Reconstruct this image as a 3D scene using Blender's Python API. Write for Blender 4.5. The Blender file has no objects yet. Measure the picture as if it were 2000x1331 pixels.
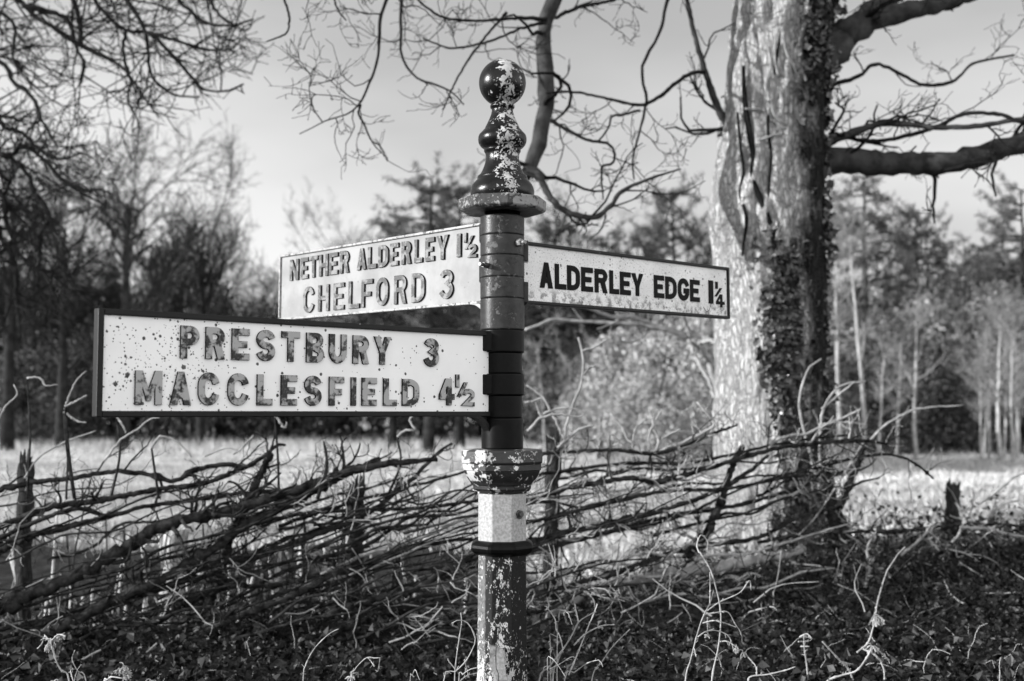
import bpy, math, random
import numpy as np
from mathutils import Vector, Matrix

# ------------------------------------------------------------------ camera, sky, sun, exposure
S = bpy.context.scene
F = 2300.0                       # focal length in pixels of a 2000 px wide frame
EYE = np.array([0.0, 0.0, 1.6])
PITCH = math.atan(135.0 / F)
cd = bpy.data.cameras.new('camera')
cd.sensor_width = 36.0
cd.lens = 36.0 * F / 2000.0
cd.clip_start = 0.05
cd.clip_end = 3000.0
cd.dof.use_dof = True
cd.dof.focus_distance = 3.36
cd.dof.aperture_fstop = 3.0
cd.dof.aperture_blades = 9
cam = bpy.data.objects.new('camera', cd)
cam.location = EYE
cam.rotation_euler = (math.pi / 2 + PITCH, 0, 0)
S.collection.objects.link(cam)
S.camera = cam

SUN_EL = math.radians(14.0)
SUN_AZ = math.radians(-102.0)     # from +Y towards +X: the sun stands to the left, a touch on the viewer's side
SUN_DIR = Vector((math.sin(SUN_AZ) * math.cos(SUN_EL), math.cos(SUN_AZ) * math.cos(SUN_EL), math.sin(SUN_EL)))
ld = bpy.data.lights.new('sun', 'SUN')
ld.energy = 4.7
ld.angle = math.radians(0.5)
ld.color = (1.0, 1.0, 1.0)
sun = bpy.data.objects.new('sun', ld)
sun.rotation_euler = SUN_DIR.to_track_quat('Z', 'Y').to_euler()
sun.location = (-20, 0, 12)
S.collection.objects.link(sun)

W = bpy.data.worlds.new('World')
S.world = W
W.use_nodes = True
wt = W.node_tree
wt.nodes.clear()
def wn(t, **k):
    n = wt.nodes.new(t)
    for a, b in k.items():
        setattr(n, a, b)
    return n
sky = wn('ShaderNodeTexSky', sky_type='NISHITA', sun_disc=False, sun_elevation=SUN_EL, sun_rotation=SUN_AZ, air_density=1.0, dust_density=1.0, ozone_density=1.0)
bw = wn('ShaderNodeRGBToBW')
tc = wn('ShaderNodeTexCoord')
mp = wn('ShaderNodeMapping')
mp.inputs['Scale'].default_value = (1.6, 1.6, 5.0)
mp.inputs['Rotation'].default_value = (0.0, 0.55, 0.2)
cn = wn('ShaderNodeTexNoise')
cn.inputs['Scale'].default_value = 1.1
cn.inputs['Detail'].default_value = 5.0
cn.inputs['Roughness'].default_value = 0.45
cr = wn('ShaderNodeMapRange')
cr.inputs['From Min'].default_value = 0.44
cr.inputs['From Max'].default_value = 0.66
cr.inputs['To Min'].default_value = 1.0
cr.inputs['To Max'].default_value = 1.34
mul = wn('ShaderNodeMath', operation='MULTIPLY')
bg = wn('ShaderNodeBackground')
bg.inputs['Strength'].default_value = 0.15
wo = wn('ShaderNodeOutputWorld')
L = wt.links.new
L(sky.outputs[0], bw.inputs[0])
L(tc.outputs['Generated'], mp.inputs['Vector'])
L(mp.outputs[0], cn.inputs['Vector'])
L(cn.outputs[0], cr.inputs['Value'])
pw = wn('ShaderNodeMath', operation='POWER')
pw.inputs[1].default_value = 0.52
sc_ = wn('ShaderNodeMath', operation='MULTIPLY')
sc_.inputs[1].default_value = 1.27
L(bw.outputs[0], pw.inputs[0])
L(pw.outputs[0], sc_.inputs[0])
L(sc_.outputs[0], mul.inputs[0])
L(cr.outputs[0], mul.inputs[1])
# unseen bright sky lobe added behind the viewer's right shoulder to fill shaded faces
vd = wn('ShaderNodeVectorMath', operation='DOT_PRODUCT')
vd.inputs[1].default_value = Vector((0.55, -0.80, 0.28)).normalized()
L(tc.outputs['Generated'], vd.inputs[0])
cb = wn('ShaderNodeMapRange', interpolation_type='SMOOTHSTEP')
cb.inputs['From Min'].default_value = 0.05
cb.inputs['From Max'].default_value = 0.75
cb.inputs['To Min'].default_value = 1.0
cb.inputs['To Max'].default_value = 3.4
L(vd.outputs['Value'], cb.inputs['Value'])
cm = wn('ShaderNodeMath', operation='MULTIPLY')
L(mul.outputs[0], cm.inputs[0])
L(cb.outputs[0], cm.inputs[1])
# a faint veil of cloud low on the left
v2 = wn('ShaderNodeVectorMath', operation='DOT_PRODUCT')
v2.inputs[1].default_value = Vector((-0.28, 0.94, 0.19)).normalized()
n2 = wn('ShaderNodeMath', operation='MULTIPLY_ADD')
n2.inputs[1].default_value = 0.06
L(tc.outputs['Generated'], v2.inputs[0])
L(cn.outputs[0], n2.inputs[0])
L(v2.outputs['Value'], n2.inputs[2])
c2 = wn('ShaderNodeMapRange', interpolation_type='SMOOTHSTEP')
c2.inputs['From Min'].default_value = 0.995
c2.inputs['From Max'].default_value = 1.035
c2.inputs['To Min'].default_value = 1.0
c2.inputs['To Max'].default_value = 1.12
L(n2.outputs[0], c2.inputs['Value'])
m2 = wn('ShaderNodeMath', operation='MULTIPLY')
L(cm.outputs[0], m2.inputs[0])
L(c2.outputs[0], m2.inputs[1])
L(m2.outputs[0], bg.inputs['Color'])
L(bg.outputs[0], wo.inputs['Surface'])

S.view_settings.view_transform = 'Standard'
S.view_settings.look = 'None'
S.view_settings.gamma = 1.0
S.view_settings.use_curve_mapping = False
S.view_settings.exposure = 0.85
S.render.engine = 'CYCLES'
S.cycles.max_bounces = 6
S.cycles.use_denoising = True

# ------------------------------------------------------------------ helpers
C = S.collection
rng = np.random.default_rng(11)
CP, SP = math.cos(PITCH), math.sin(PITCH)

def pt(px, py, Y):
    """world point at depth Y seen at full-size photo pixel px, py"""
    xc, yc = (px - 1000.0) / F, (665.5 - py) / F
    d = np.array([xc, CP - yc * SP, SP + yc * CP])
    return EYE + d * (Y / d[1])

def pts(pp, Y):
    n = len(pp)
    if np.isscalar(Y):
        Y = (Y, Y)
    ys = np.interp(np.linspace(0, 1, n), np.linspace(0, 1, len(Y)), Y)
    return np.array([pt(p[0], p[1], y) for p, y in zip(pp, ys)])

def spline(P, n):
    """Catmull-Rom through P resampled to n points"""
    P = np.asarray(P, float)
    if len(P) == 2:
        return P[0] + (P[1] - P[0]) * np.linspace(0, 1, n)[:, None]
    Q = np.vstack([2 * P[0] - P[1], P, 2 * P[-1] - P[-2]])
    seg = np.linalg.norm(np.diff(P, axis=0), axis=1)
    cum = np.concatenate([[0], np.cumsum(seg)])
    out = []
    for s in np.linspace(0, cum[-1], n):
        i = min(int(np.searchsorted(cum, s, side='right')) - 1, len(P) - 2)
        i = max(i, 0)
        t = (s - cum[i]) / max(seg[i], 1e-9)
        p0, p1, p2, p3 = Q[i], Q[i + 1], Q[i + 2], Q[i + 3]
        out.append(0.5 * ((2 * p1) + (-p0 + p2) * t + (2 * p0 - 5 * p1 + 4 * p2 - p3) * t * t + (-p0 + 3 * p1 - 3 * p2 + p3) * t ** 3))
    return np.array(out)

def unit(v):
    return v / np.maximum(np.linalg.norm(v, axis=-1, keepdims=True), 1e-9)

class MB:
    """collects geometry for ONE mesh"""
    def __init__(self):
        self.v, self.loops, self.sizes, self.mi, self.sm, self.n = [], [], [], [], [], 0
    def add(self, V, faces, mi=0, smooth=True):
        V = np.asarray(V, float).reshape(-1, 3)
        self.v.append(V)
        if isinstance(faces, np.ndarray):
            f = faces + self.n
            self.loops.append(f.reshape(-1))
            self.sizes.append(np.full(len(f), f.shape[1]))
            k = len(f)
        else:
            for q in faces:
                self.loops.append(np.asarray(q) + self.n)
            self.sizes.append(np.array([len(q) for q in faces]))
            k = len(faces)
        self.mi.append(np.full(k, mi))
        self.sm.append(np.full(k, smooth))
        self.n += len(V)
    def tubes(self, P, R, sides=3, mi=0, cap=False):
        """P (m,n,3), R (m,n)"""
        P = np.asarray(P, float)
        R = np.asarray(R, float)
        if P.ndim == 2:
            P, R = P[None], R[None]
        m, n, _ = P.shape
        if m == 0:
            return
        T = np.empty_like(P)
        T[:, 1:-1] = P[:, 2:] - P[:, :-2]
        T[:, 0] = P[:, 1] - P[:, 0]
        T[:, -1] = P[:, -1] - P[:, -2]
        T = unit(T)
        N = np.empty_like(P)
        ref = np.where(np.abs(T[:, 0, 2:3]) > 0.9, np.array([[1.0, 0, 0]]), np.array([[0, 0, 1.0]]))
        nn = unit(ref - (ref * T[:, 0]).sum(-1, keepdims=True) * T[:, 0])
        for i in range(n):
            nn = unit(nn - (nn * T[:, i]).sum(-1, keepdims=True) * T[:, i])
            N[:, i] = nn
        B = np.cross(T, N)
        a = np.arange(sides) * 2 * math.pi / sides
        V = P[:, :, None] + R[:, :, None, None] * (N[:, :, None] * np.cos(a)[None, None, :, None] + B[:, :, None] * np.sin(a)[None, None, :, None])
        i, j = np.meshgrid(np.arange(n - 1), np.arange(sides), indexing='ij')
        j2 = (j + 1) % sides
        q = np.stack([i * sides + j, i * sides + j2, (i + 1) * sides + j2, (i + 1) * sides + j], -1).reshape(-1, 4)
        Fc = (np.arange(m)[:, None, None] * n * sides + q[None]).reshape(-1, 4)
        self.add(V.reshape(-1, 3), Fc, mi)
        if cap:
            for k in range(m):
                o = self.n - m * n * sides + k * n * sides
                self.loops += [np.arange(sides)[::-1] + o, np.arange(sides) + o + (n - 1) * sides]
                self.sizes.append(np.array([sides, sides]))
                self.mi.append(np.full(2, mi))
                self.sm.append(np.full(2, False))
    def box(self, lo, hi, mi=0):
        x0, y0, z0 = lo
        x1, y1, z1 = hi
        V = [(x0, y0, z0), (x1, y0, z0), (x1, y1, z0), (x0, y1, z0), (x0, y0, z1), (x1, y0, z1), (x1, y1, z1), (x0, y1, z1)]
        self.add(V, [(0, 3, 2, 1), (4, 5, 6, 7), (0, 1, 5, 4), (1, 2, 6, 5), (2, 3, 7, 6), (3, 0, 4, 7)], mi, False)
    def prism(self, poly, y0, y1, mi=0):
        """polygon in (x,z) extruded along y"""
        n = len(poly)
        V = [(p[0], y0, p[1]) for p in poly] + [(p[0], y1, p[1]) for p in poly]
        f = [tuple(range(n)), tuple(range(2 * n - 1, n - 1, -1))] + [(i, i + n, (i + 1) % n + n, (i + 1) % n) for i in range(n)]
        self.add(V, f, mi, False)
    def lathe(self, prof, sides=48, rot=0.0, smooth=True, mi=0, chamfer=0.0, cap=True):
        """prof: list of (radius, z); chamfer>0 doubles each corner of an n-gon"""
        if chamfer:
            a = np.concatenate([[k * 2 * math.pi / sides + rot - chamfer, k * 2 * math.pi / sides + rot + chamfer] for k in range(sides)])
        else:
            a = np.arange(sides) * 2 * math.pi / sides + rot
        k = len(a)
        V = np.array([[(r * math.cos(t), r * math.sin(t), z) for t in a] for r, z in prof]).reshape(-1, 3)
        q = [((i * k + j), (i * k + (j + 1) % k), ((i + 1) * k + (j + 1) % k), ((i + 1) * k + j)) for i in range(len(prof) - 1) for j in range(k)]
        self.add(V, np.array(q), mi, smooth)
        if cap:
            o = self.n - len(V)
            self.loops += [np.arange(k)[::-1] + o, np.arange(k) + o + (len(prof) - 1) * k]
            self.sizes.append(np.array([k, k]))
            self.mi.append(np.full(2, mi))
            self.sm.append(np.full(2, False))
    def build(self, name, mats, parent=None, matrix=None):
        me = bpy.data.meshes.new(name)
        V = np.concatenate(self.v)
        lo = np.concatenate(self.loops).astype(np.int32)
        sz = np.concatenate(self.sizes).astype(np.int32)
        me.vertices.add(len(V))
        me.vertices.foreach_set('co', V.astype(np.float32).ravel())
        me.loops.add(len(lo))
        me.loops.foreach_set('vertex_index', lo)
        me.polygons.add(len(sz))
        me.polygons.foreach_set('loop_start', np.concatenate([[0], np.cumsum(sz)[:-1]]).astype(np.int32))
        me.polygons.foreach_set('material_index', np.concatenate(self.mi).astype(np.int32))
        me.polygons.foreach_set('use_smooth', np.concatenate(self.sm).astype(bool))
        for m in (mats if isinstance(mats, (list, tuple)) else [mats]):
            me.materials.append(m)
        me.update(calc_edges=True)
        me.validate()
        o = bpy.data.objects.new(name, me)
        C.objects.link(o)
        if parent is not None:
            o.parent = parent
        if matrix is not None:
            o.matrix_local = matrix
        return o

def tag(o, label=None, cat=None, group=None, kind=None):
    for k, v in (('label', label), ('category', cat), ('group', group), ('kind', kind)):
        if v:
            o[k] = v
    return o

def empty(name, loc=(0, 0, 0), label=None, cat=None, group=None):
    o = bpy.data.objects.new(name, None)
    o.location = loc
    o.empty_display_size = 0.1
    C.objects.link(o)
    return tag(o, label, cat, group)

def copy_tree(o, parent=None):
    c = o.copy()
    C.objects.link(c)
    if parent is not None:
        c.parent = parent
    for ch in list(o.children):
        copy_tree(ch, c)
    return c

def sprout(P, R, count, length, ang=(0.5, 1.1), wig=0.3, trop=(0, 0, 0), n=6, rs=0.6, tip=0.35, u0=0.2, rmin=0.0015, rmax=1.0, g=None):
    """child twigs growing from parent polylines; everything vectorised"""
    g = g or rng
    m, k, _ = P.shape
    w = np.linalg.norm(np.diff(P, axis=1), axis=2).sum(1)
    idx = g.choice(m, count, p=w / w.sum())
    u = g.uniform(u0, 1.0, count) * (k - 1)
    i = np.minimum(u.astype(int), k - 2)
    f = (u - i)[:, None]
    A, B = P[idx, i], P[idx, i + 1]
    start = A + (B - A) * f
    T = unit(B - A)
    rad = R[idx, i] * (1 - f[:, 0]) + R[idx, i + 1] * f[:, 0]
    q = g.normal(size=(count, 3))
    perp = unit(q - (q * T).sum(-1, keepdims=True) * T)
    a = g.uniform(*ang, count)[:, None]
    d = unit(T * np.cos(a) + perp * np.sin(a))
    Ls = length * g.uniform(0.45, 1.25, count)[:, None]
    out = np.empty((count, n, 3))
    out[:, 0] = start
    tr = np.asarray(trop, float)
    for s in range(1, n):
        d = unit(d + wig * g.normal(size=(count, 3)) * 0.6 + tr)
        out[:, s] = out[:, s - 1] + d * Ls / (n - 1)
    r0 = np.clip(rad * rs, rmin, rmax)
    return out, r0[:, None] * np.linspace(1, tip, n)[None, :]

def leaf_cards(Cn, size, g, nrm_bias=(0, 0, 0.6), fold=0.25):
    """pointed, slightly folded leaves centred at Cn (m,3): 4 verts + 2 quads-as-tris each"""
    m = len(Cn)
    nrm = unit(g.normal(size=(m, 3)) + np.asarray(nrm_bias))
    q = g.normal(size=(m, 3))
    t = unit(q - (q * nrm).sum(-1, keepdims=True) * nrm)
    b = np.cross(nrm, t)
    s = (size * g.uniform(0.5, 1.3, m))[:, None]
    V = np.stack([Cn - t * s * 0.5, Cn + b * s * 0.42 + nrm * s * fold * 0.6 - t * s * 0.12, Cn + t * s * 0.62, Cn - b * s * 0.42 + nrm * s * fold * 0.6 - t * s * 0.12, Cn - nrm * s * 0.05], 1)
    base = np.arange(m)[:, None] * 5
    f1 = np.stack([np.array([0, 4, 1]), np.array([4, 2, 1]), np.array([0, 3, 4]), np.array([4, 3, 2])])
    return V.reshape(-1, 3), (base[:, :, None] + f1[None]).reshape(-1, 3)

def round_leaves(Cn, size, g, nrm_bias=(0, 0, 0.6)):
    """rounded, unevenly lobed leaves with a sunken midrib"""
    m = len(Cn)
    nrm = unit(g.normal(size=(m, 3)) + np.asarray(nrm_bias))
    q = g.normal(size=(m, 3))
    t = unit(q - (q * nrm).sum(-1, keepdims=True) * nrm)
    b = np.cross(nrm, t)
    s = (size * g.uniform(0.45, 1.3, m))[:, None]
    k = 9
    V = np.empty((m, k + 1, 3))
    V[:, 0] = Cn - nrm * s * .10
    for i in range(k):
        a = 2 * math.pi * i / k
        r = (0.5 if i % 2 == 0 else 0.36) * g.uniform(.8, 1.15, (m, 1)) * (1.25 if i == 0 else 1)
        V[:, i + 1] = Cn + (t * math.cos(a) + b * math.sin(a) * .85) * s * r + nrm * s * g.uniform(-.05, .14, (m, 1))
    f1 = np.array([[0, i + 1, (i + 1) % k + 1] for i in range(k)])
    base = np.arange(m)[:, None, None] * (k + 1)
    return V.reshape(-1, 3), (base + f1[None]).reshape(-1, 3)

# ------------------------------------------------------------------ materials (all grey: the photograph is monochrome)
def newmat(name):
    m = bpy.data.materials.new(name)
    m.use_nodes = True
    t = m.node_tree
    b = t.nodes['Principled BSDF']
    return m, t, b

class NT:
    def __init__(self, t):
        self.t = t
        self.tc = t.nodes.new('ShaderNodeTexCoord')
        self.obj = self.tc.outputs['Object']
    def link(self, a, b):
        self.t.links.new(a, b)
    def n(self, typ, **k):
        n = self.t.nodes.new(typ)
        for a, b in k.items():
            setattr(n, a, b)
        return n
    def put(self, sock, v):
        if hasattr(v, 'is_output'):
            self.link(v, sock)
        elif isinstance(v, (int, float)) and sock.type == 'RGBA':
            sock.default_value = (v, v, v, 1)
        else:
            sock.default_value = v
    def scaled(self, sc, loc=(0, 0, 0)):
        mp = self.n('ShaderNodeMapping')
        mp.inputs['Scale'].default_value = sc
        mp.inputs['Location'].default_value = loc
        self.link(self.obj, mp.inputs['Vector'])
        return mp.outputs[0]
    def noise(self, scale, detail=4, rough=0.55, vec=None, dist=0.0):
        n = self.n('ShaderNodeTexNoise')
        n.inputs['Scale'].default_value = scale
        n.inputs['Detail'].default_value = detail
        n.inputs['Roughness'].default_value = rough
        n.inputs['Distortion'].default_value = dist
        self.link(vec or self.obj, n.inputs['Vector'])
        return n.outputs[0]
    def voronoi(self, scale, vec=None, feature='F1'):
        n = self.n('ShaderNodeTexVoronoi', feature=feature)
        n.inputs['Scale'].default_value = scale
        self.link(vec or self.obj, n.inputs['Vector'])
        return n
    def math(self, op, a, b=0.0, c=None, clamp=False):
        n = self.n('ShaderNodeMath', operation=op, use_clamp=clamp)
        self.put(n.inputs[0], a)
        self.put(n.inputs[1], b)
        if c is not None:
            self.put(n.inputs[2], c)
        return n.outputs[0]
    def rng(self, v, a, b, c=0.0, d=1.0, smooth=True):
        n = self.n('ShaderNodeMapRange', interpolation_type='SMOOTHSTEP' if smooth else 'LINEAR')
        self.put(n.inputs['Value'], v)
        for k, x in (('From Min', a), ('From Max', b), ('To Min', c), ('To Max', d)):
            self.put(n.inputs[k], x)
        return n.outputs[0]
    def mix(self, f, a, b):
        n = self.n('ShaderNodeMix', data_type='FLOAT')
        self.put(n.inputs[0], f)
        self.put(n.inputs[2], a)
        self.put(n.inputs[3], b)
        return n.outputs[0]
    def xyz(self):
        s = self.n('ShaderNodeSeparateXYZ')
        self.link(self.obj, s.inputs[0])
        return s.outputs
    def bump(self, h, dist, strength=1.0):
        n = self.n('ShaderNodeBump')
        n.inputs['Strength'].default_value = strength
        n.inputs['Distance'].default_value = dist
        self.link(h, n.inputs['Height'])
        return n.outputs[0]

def done(k, b, col, rough=0.8, normal=None, spec=None, transl=None):
    cmb = k.n('ShaderNodeCombineColor')
    for i in range(3):
        k.put(cmb.inputs[i], col)
    k.link(cmb.outputs[0], b.inputs['Base Color'])
    k.put(b.inputs['Roughness'], rough)
    if normal is not None:
        k.link(normal, b.inputs['Normal'])
    if spec is not None:
        b.inputs['Specular IOR Level'].default_value = spec

def mottled(name, lo, hi, scale=8.0, rough=0.85, bump=0.0, bscale=None, stretch=(1, 1, 1), spec=0.3, perobj=0.0):
    m, t, b = newmat(name)
    k = NT(t)
    v = k.scaled(stretch)
    n = k.noise(scale, 5, 0.6, v)
    c = k.rng(n, 0.3, 0.7, lo, hi)
    if perobj:
        oi = k.n('ShaderNodeObjectInfo')
        c = k.math('MULTIPLY', c, k.rng(oi.outputs['Random'], 0, 1, 1 - perobj, 1 + perobj, False))
    nb = k.bump(k.noise(bscale or scale * 3, 4, 0.65, v), bump) if bump else None
    done(k, b, c, rough, nb, spec)
    return m

def random_island(name, lo, hi, rough, spec=0.5, transl=0.0):
    """each leaf or blade has its own tone"""
    m, t, b = newmat(name)
    k = NT(t)
    g = k.n('ShaderNodeNewGeometry')
    c = k.rng(g.outputs['Random Per Island'], 0, 1, lo, hi, False)
    c = k.math('MULTIPLY', c, k.rng(k.noise(30, 3), 0.3, 0.7, 0.75, 1.2))
    done(k, b, c, rough, None, spec)
    return m

# ------------------------------------------------------------------ the setting: terrain and road
def sstep(a, b, x):
    t = np.clip((x - a) / (b - a), 0, 1)
    return t * t * (3 - 2 * t)

def ground_z(x, y):
    x = np.asarray(x, float)
    y = np.asarray(y, float)
    z = -0.03 + 0.58 * sstep(0.9, 2.6, y)
    near = 5.5 + 4.0 * sstep(-0.3, 2.6, x)
    z = z - 0.47 * sstep(near, near + 2.6, y)
    z = z + 0.10 * sstep(2.6, 3.4, x) * sstep(3.5, 5.0, y) * (1 - sstep(8.5, 11, y))
    amp = sstep(2.0, 4.0, y)
    z = z + amp * (0.03 * np.sin(1.7 * x + 0.6 * y) * np.sin(1.1 * y - 0.4 * x) + 0.015 * np.sin(4.3 * x + 2.0) * np.sin(3.7 * y))
    z = z + 0.25 * np.sin(x * 0.031 + 1) * sstep(60, 200, y) + 6.0 * sstep(120, 500, y)
    return z

def graded(a, b, n, centre, p=3.0):
    u = np.linspace(-1, 1, n)
    s = np.sinh(u * p) / np.sinh(p)
    return np.where(s < 0, centre + (centre - a) * s, centre + (b - centre) * s)

xs, ys = graded(-420, 420, 301, 0.5, 6.0), graded(-60, 700, 281, 7.0, 6.0)
X, Y = np.meshgrid(xs, ys)
mb = MB()
V = np.stack([X, Y, ground_z(X, Y)], -1).reshape(-1, 3)
nx, ny = len(xs), len(ys)
i, j = np.meshgrid(np.arange(ny - 1), np.arange(nx - 1), indexing='ij')
q = np.stack([i * nx + j, i * nx + j + 1, (i + 1) * nx + j + 1, (i + 1) * nx + j], -1).reshape(-1, 4)
mb.add(V, q)

m, t, b = newmat('ground')
k = NT(t)
x_, y_, z_ = k.xyz()
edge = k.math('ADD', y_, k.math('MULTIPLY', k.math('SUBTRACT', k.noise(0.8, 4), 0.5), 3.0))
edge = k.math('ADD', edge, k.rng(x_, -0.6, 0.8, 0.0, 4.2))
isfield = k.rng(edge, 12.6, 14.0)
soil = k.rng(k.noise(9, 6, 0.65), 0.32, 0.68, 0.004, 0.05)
fv = k.scaled((0.22, 1.0, 1.0))
band = k.rng(k.noise(0.55, 5, 0.62, fv), 0.35, 0.68, 0.24, 0.48)
fine = k.rng(k.noise(6.0, 4, 0.7, k.scaled((0.35, 1.0, 1.0))), 0.3, 0.72, 0.72, 1.18)
fld = k.math('MULTIPLY', band, fine)
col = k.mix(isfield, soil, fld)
bn = k.bump(k.noise(14, 5, 0.7), 0.05)
done(k, b, col, 0.95, bn, 0.1)
M_ground = m
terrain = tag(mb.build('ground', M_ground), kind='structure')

mb = MB()
rx = np.linspace(-60, 60, 41)
ry = np.array([-4.5, -3.5, -2, -0.6, 0.75])
RX, RY = np.meshgrid(rx, ry)
RV = np.stack([RX, RY, 0.004 + 0.03 * np.cos((RY + 1.9) / 2.65 * 1.2)], -1).reshape(-1, 3)
i, j = np.meshgrid(np.arange(4), np.arange(40), indexing='ij')
mb.add(RV, np.stack([i * 41 + j, i * 41 + j + 1, (i + 1) * 41 + j + 1, (i + 1) * 41 + j], -1).reshape(-1, 4))
tag(mb.build('road', mottled('asphalt', 0.035, 0.065, 40, 0.9, 0.004)), kind='structure')

# ------------------------------------------------------------------ materials of the fingerpost
def flaking(name, top, under, scale, thresh, rough_top=0.28, mask=None, under_noise=0.12, metal_bump=0.0012, stain=0.0, spec=0.5, stretch=None, left_tone=None):
    """paint flaking off in ragged patches; mask(k) adds to the noise so patches gather where the metal is worn"""
    m, t, b = newmat(name)
    k = NT(t)
    vec = k.scaled(stretch) if stretch else None
    big = k.noise(scale, 8, 0.68, vec, 0.25)
    small = k.noise(scale * 4, 5, 0.65, vec)
    v = k.math('ADD', k.math('MULTIPLY', big, 0.68), k.math('MULTIPLY', small, 0.32))
    if mask:
        v = k.math('ADD', v, mask(k))
    f = k.rng(v, thresh - 0.006, thresh + 0.006)
    un = k.math('MULTIPLY', under, k.rng(k.noise(scale * 3, 5), 0.3, 0.7, 1 - under_noise, 1 + under_noise))
    tp = k.math('MULTIPLY', top, k.rng(k.noise(scale * 2.2, 5), 0.3, 0.7, 0.75, 1.3))
    if left_tone:                                # top paint paler on the left side
        tp = k.mix(k.rng(k.math('ADD', k.xyz()[0], k.math('MULTIPLY', k.math('SUBTRACT', k.noise(40, 4), 0.5), 0.012)), -0.046, -0.052), tp, k.math('MULTIPLY', left_tone, k.rng(k.noise(90, 4), 0.3, 0.7, 0.7, 1.3)))
    if stain:
        tp = k.mix(k.rng(k.noise(scale * 0.9, 6, 0.7), 0.52, 0.66), tp, stain)
    col = k.mix(f, tp, un)
    h = k.math('ADD', k.math('MULTIPLY', f, -1.0), k.math('MULTIPLY', k.noise(scale * 9, 3), 0.35))
    done(k, b, col, k.mix(f, rough_top, 0.75), k.bump(h, metal_bump), spec)
    return m

def side_mask(xa, xb, amt):
    def f(k):
        s = k.xyz()
        return k.rng(s[0], xa, xb, 0.0, amt)
    return f

def finial_mask(k):
    s = k.xyz()
    d = k.math('ABSOLUTE', k.math('SUBTRACT', s[0], 0.018))
    a = k.rng(d, 0.0, 0.075, 0.105, -0.05)
    return k.math('ADD', a, k.rng(s[1], -0.02, 0.05, 0.0, -0.12))

M_finial = flaking('flaking_black_paint', 0.006, 0.42, 40, 0.598, 0.24, finial_mask, spec=0.22)
M_cap = flaking('flaking_grey_paint', 0.045, 0.22, 32, 0.53, 0.5, side_mask(-0.01, 0.08, 0.10), stain=0.02, spec=0.25)
M_ring_grey = flaking('worn_grey_paint', 0.022, 0.085, 26, 0.57, 0.36, None, 0.3, 0.0012, stain=0.010, spec=0.2)
M_ring_black = flaking('black_gloss_paint', 0.003, 0.03, 34, 0.66, 0.36, spec=0.09)
M_capital = flaking('flaking_black_capital', 0.013, 0.40, 22, 0.56, 0.4, side_mask(-0.02, -0.11, 0.075))
M_white_col = flaking('worn_white_paint', 0.25, 0.12, 60, 0.63, 0.55, None, 0.3)

def shaft_mask(k):
    s = k.xyz()
    lf = k.rng(s[0], -0.045, -0.060, 0.0, 0.05)
    mid = k.math('MULTIPLY', k.rng(k.math('ABSOLUTE', k.math('SUBTRACT', s[0], -0.005)), 0.0, 0.06, 0.05, -0.02), 1.0)
    low = k.rng(s[2], 0.46, 0.20, -0.06, 0.05)
    return k.math('ADD', k.math('ADD', lf, mid), low)
M_shaft = flaking('peeling_black_shaft', 0.010, 0.42, 78, 0.525, 0.55, shaft_mask, 0.2, 0.001, spec=0.12, stretch=(1, 1, .55), left_tone=0.12)

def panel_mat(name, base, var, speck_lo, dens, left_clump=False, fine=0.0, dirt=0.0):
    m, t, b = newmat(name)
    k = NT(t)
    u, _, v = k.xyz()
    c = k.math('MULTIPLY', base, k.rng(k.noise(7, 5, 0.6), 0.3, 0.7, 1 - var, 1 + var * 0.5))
    flat = k.scaled((1, 0.0, 1))
    def specks(scale, r0, r1, thr, gain=None):
        vo = k.voronoi(scale, flat)
        s = k.n('ShaderNodeSeparateColor')
        k.link(vo.outputs['Color'], s.inputs[0])
        rad = k.rng(s.outputs[0], 0, 1, r0, r1, False)
        on = s.outputs[1]
        if gain is not None:
            on = k.math('ADD', on, gain)
        on = k.math('GREATER_THAN', on, thr)
        wob = k.math('MULTIPLY', k.math('SUBTRACT', k.noise(scale * 5, 3), 0.5), 0.25)
        dd = k.math('ADD', vo.outputs['Distance'], wob)
        return k.math('MULTIPLY', on, k.rng(dd, rad, k.math('MULTIPLY', rad, 0.7), 0, 1))
    gain = None
    if left_clump:
        g1 = k.math('MULTIPLY', k.rng(k.math('ABSOLUTE', k.math('ADD', u, 1.06)), 0.08, 0.20, 1, 0), k.rng(k.noise(14, 4), 0.38, 0.56))
        gain = k.math('MULTIPLY', g1, 0.95)
    a = specks(70, 0.10, 0.34, dens, gain)
    s2 = specks(150, 0.1, 0.36, dens + 0.02, gain)
    d = k.math('MAXIMUM', a, s2)
    if left_clump:
        s3 = specks(34, 0.1, 0.34, 1.12, k.math('MULTIPLY', g1, 0.55))
        d = k.math('MAXIMUM', d, s3)
    if fine:
        fn = k.rng(k.noise(230, 3, 0.7, flat), 0.565, 0.65, 0, fine)
        d = k.math('MAXIMUM', d, fn)
    if dirt:
        low = k.rng(v, 0.065, 0.025)
        dn = k.math('MULTIPLY', low, k.rng(k.noise(38, 6, 0.65, flat), 0.46, 0.60, 0, dirt))
        d = k.math('MAXIMUM', d, dn)
    dark = k.math('MULTIPLY', speck_lo, k.rng(k.noise(120, 3), 0.3, 0.7, 0.5, 1.6))
    done(k, b, k.mix(d, c, dark), 0.62, k.bump(k.math('ADD', k.math('MULTIPLY', d, -1), k.math('MULTIPLY', k.noise(45, 4), 0.6)), 0.0006), 0.25)
    return m
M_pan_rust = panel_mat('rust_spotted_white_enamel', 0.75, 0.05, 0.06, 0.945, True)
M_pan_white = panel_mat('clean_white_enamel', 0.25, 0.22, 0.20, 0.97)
M_pan_dirty = panel_mat('speckled_white_enamel', 0.70, 0.12, 0.09, 0.90, False, 0.75, 0.8)

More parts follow.
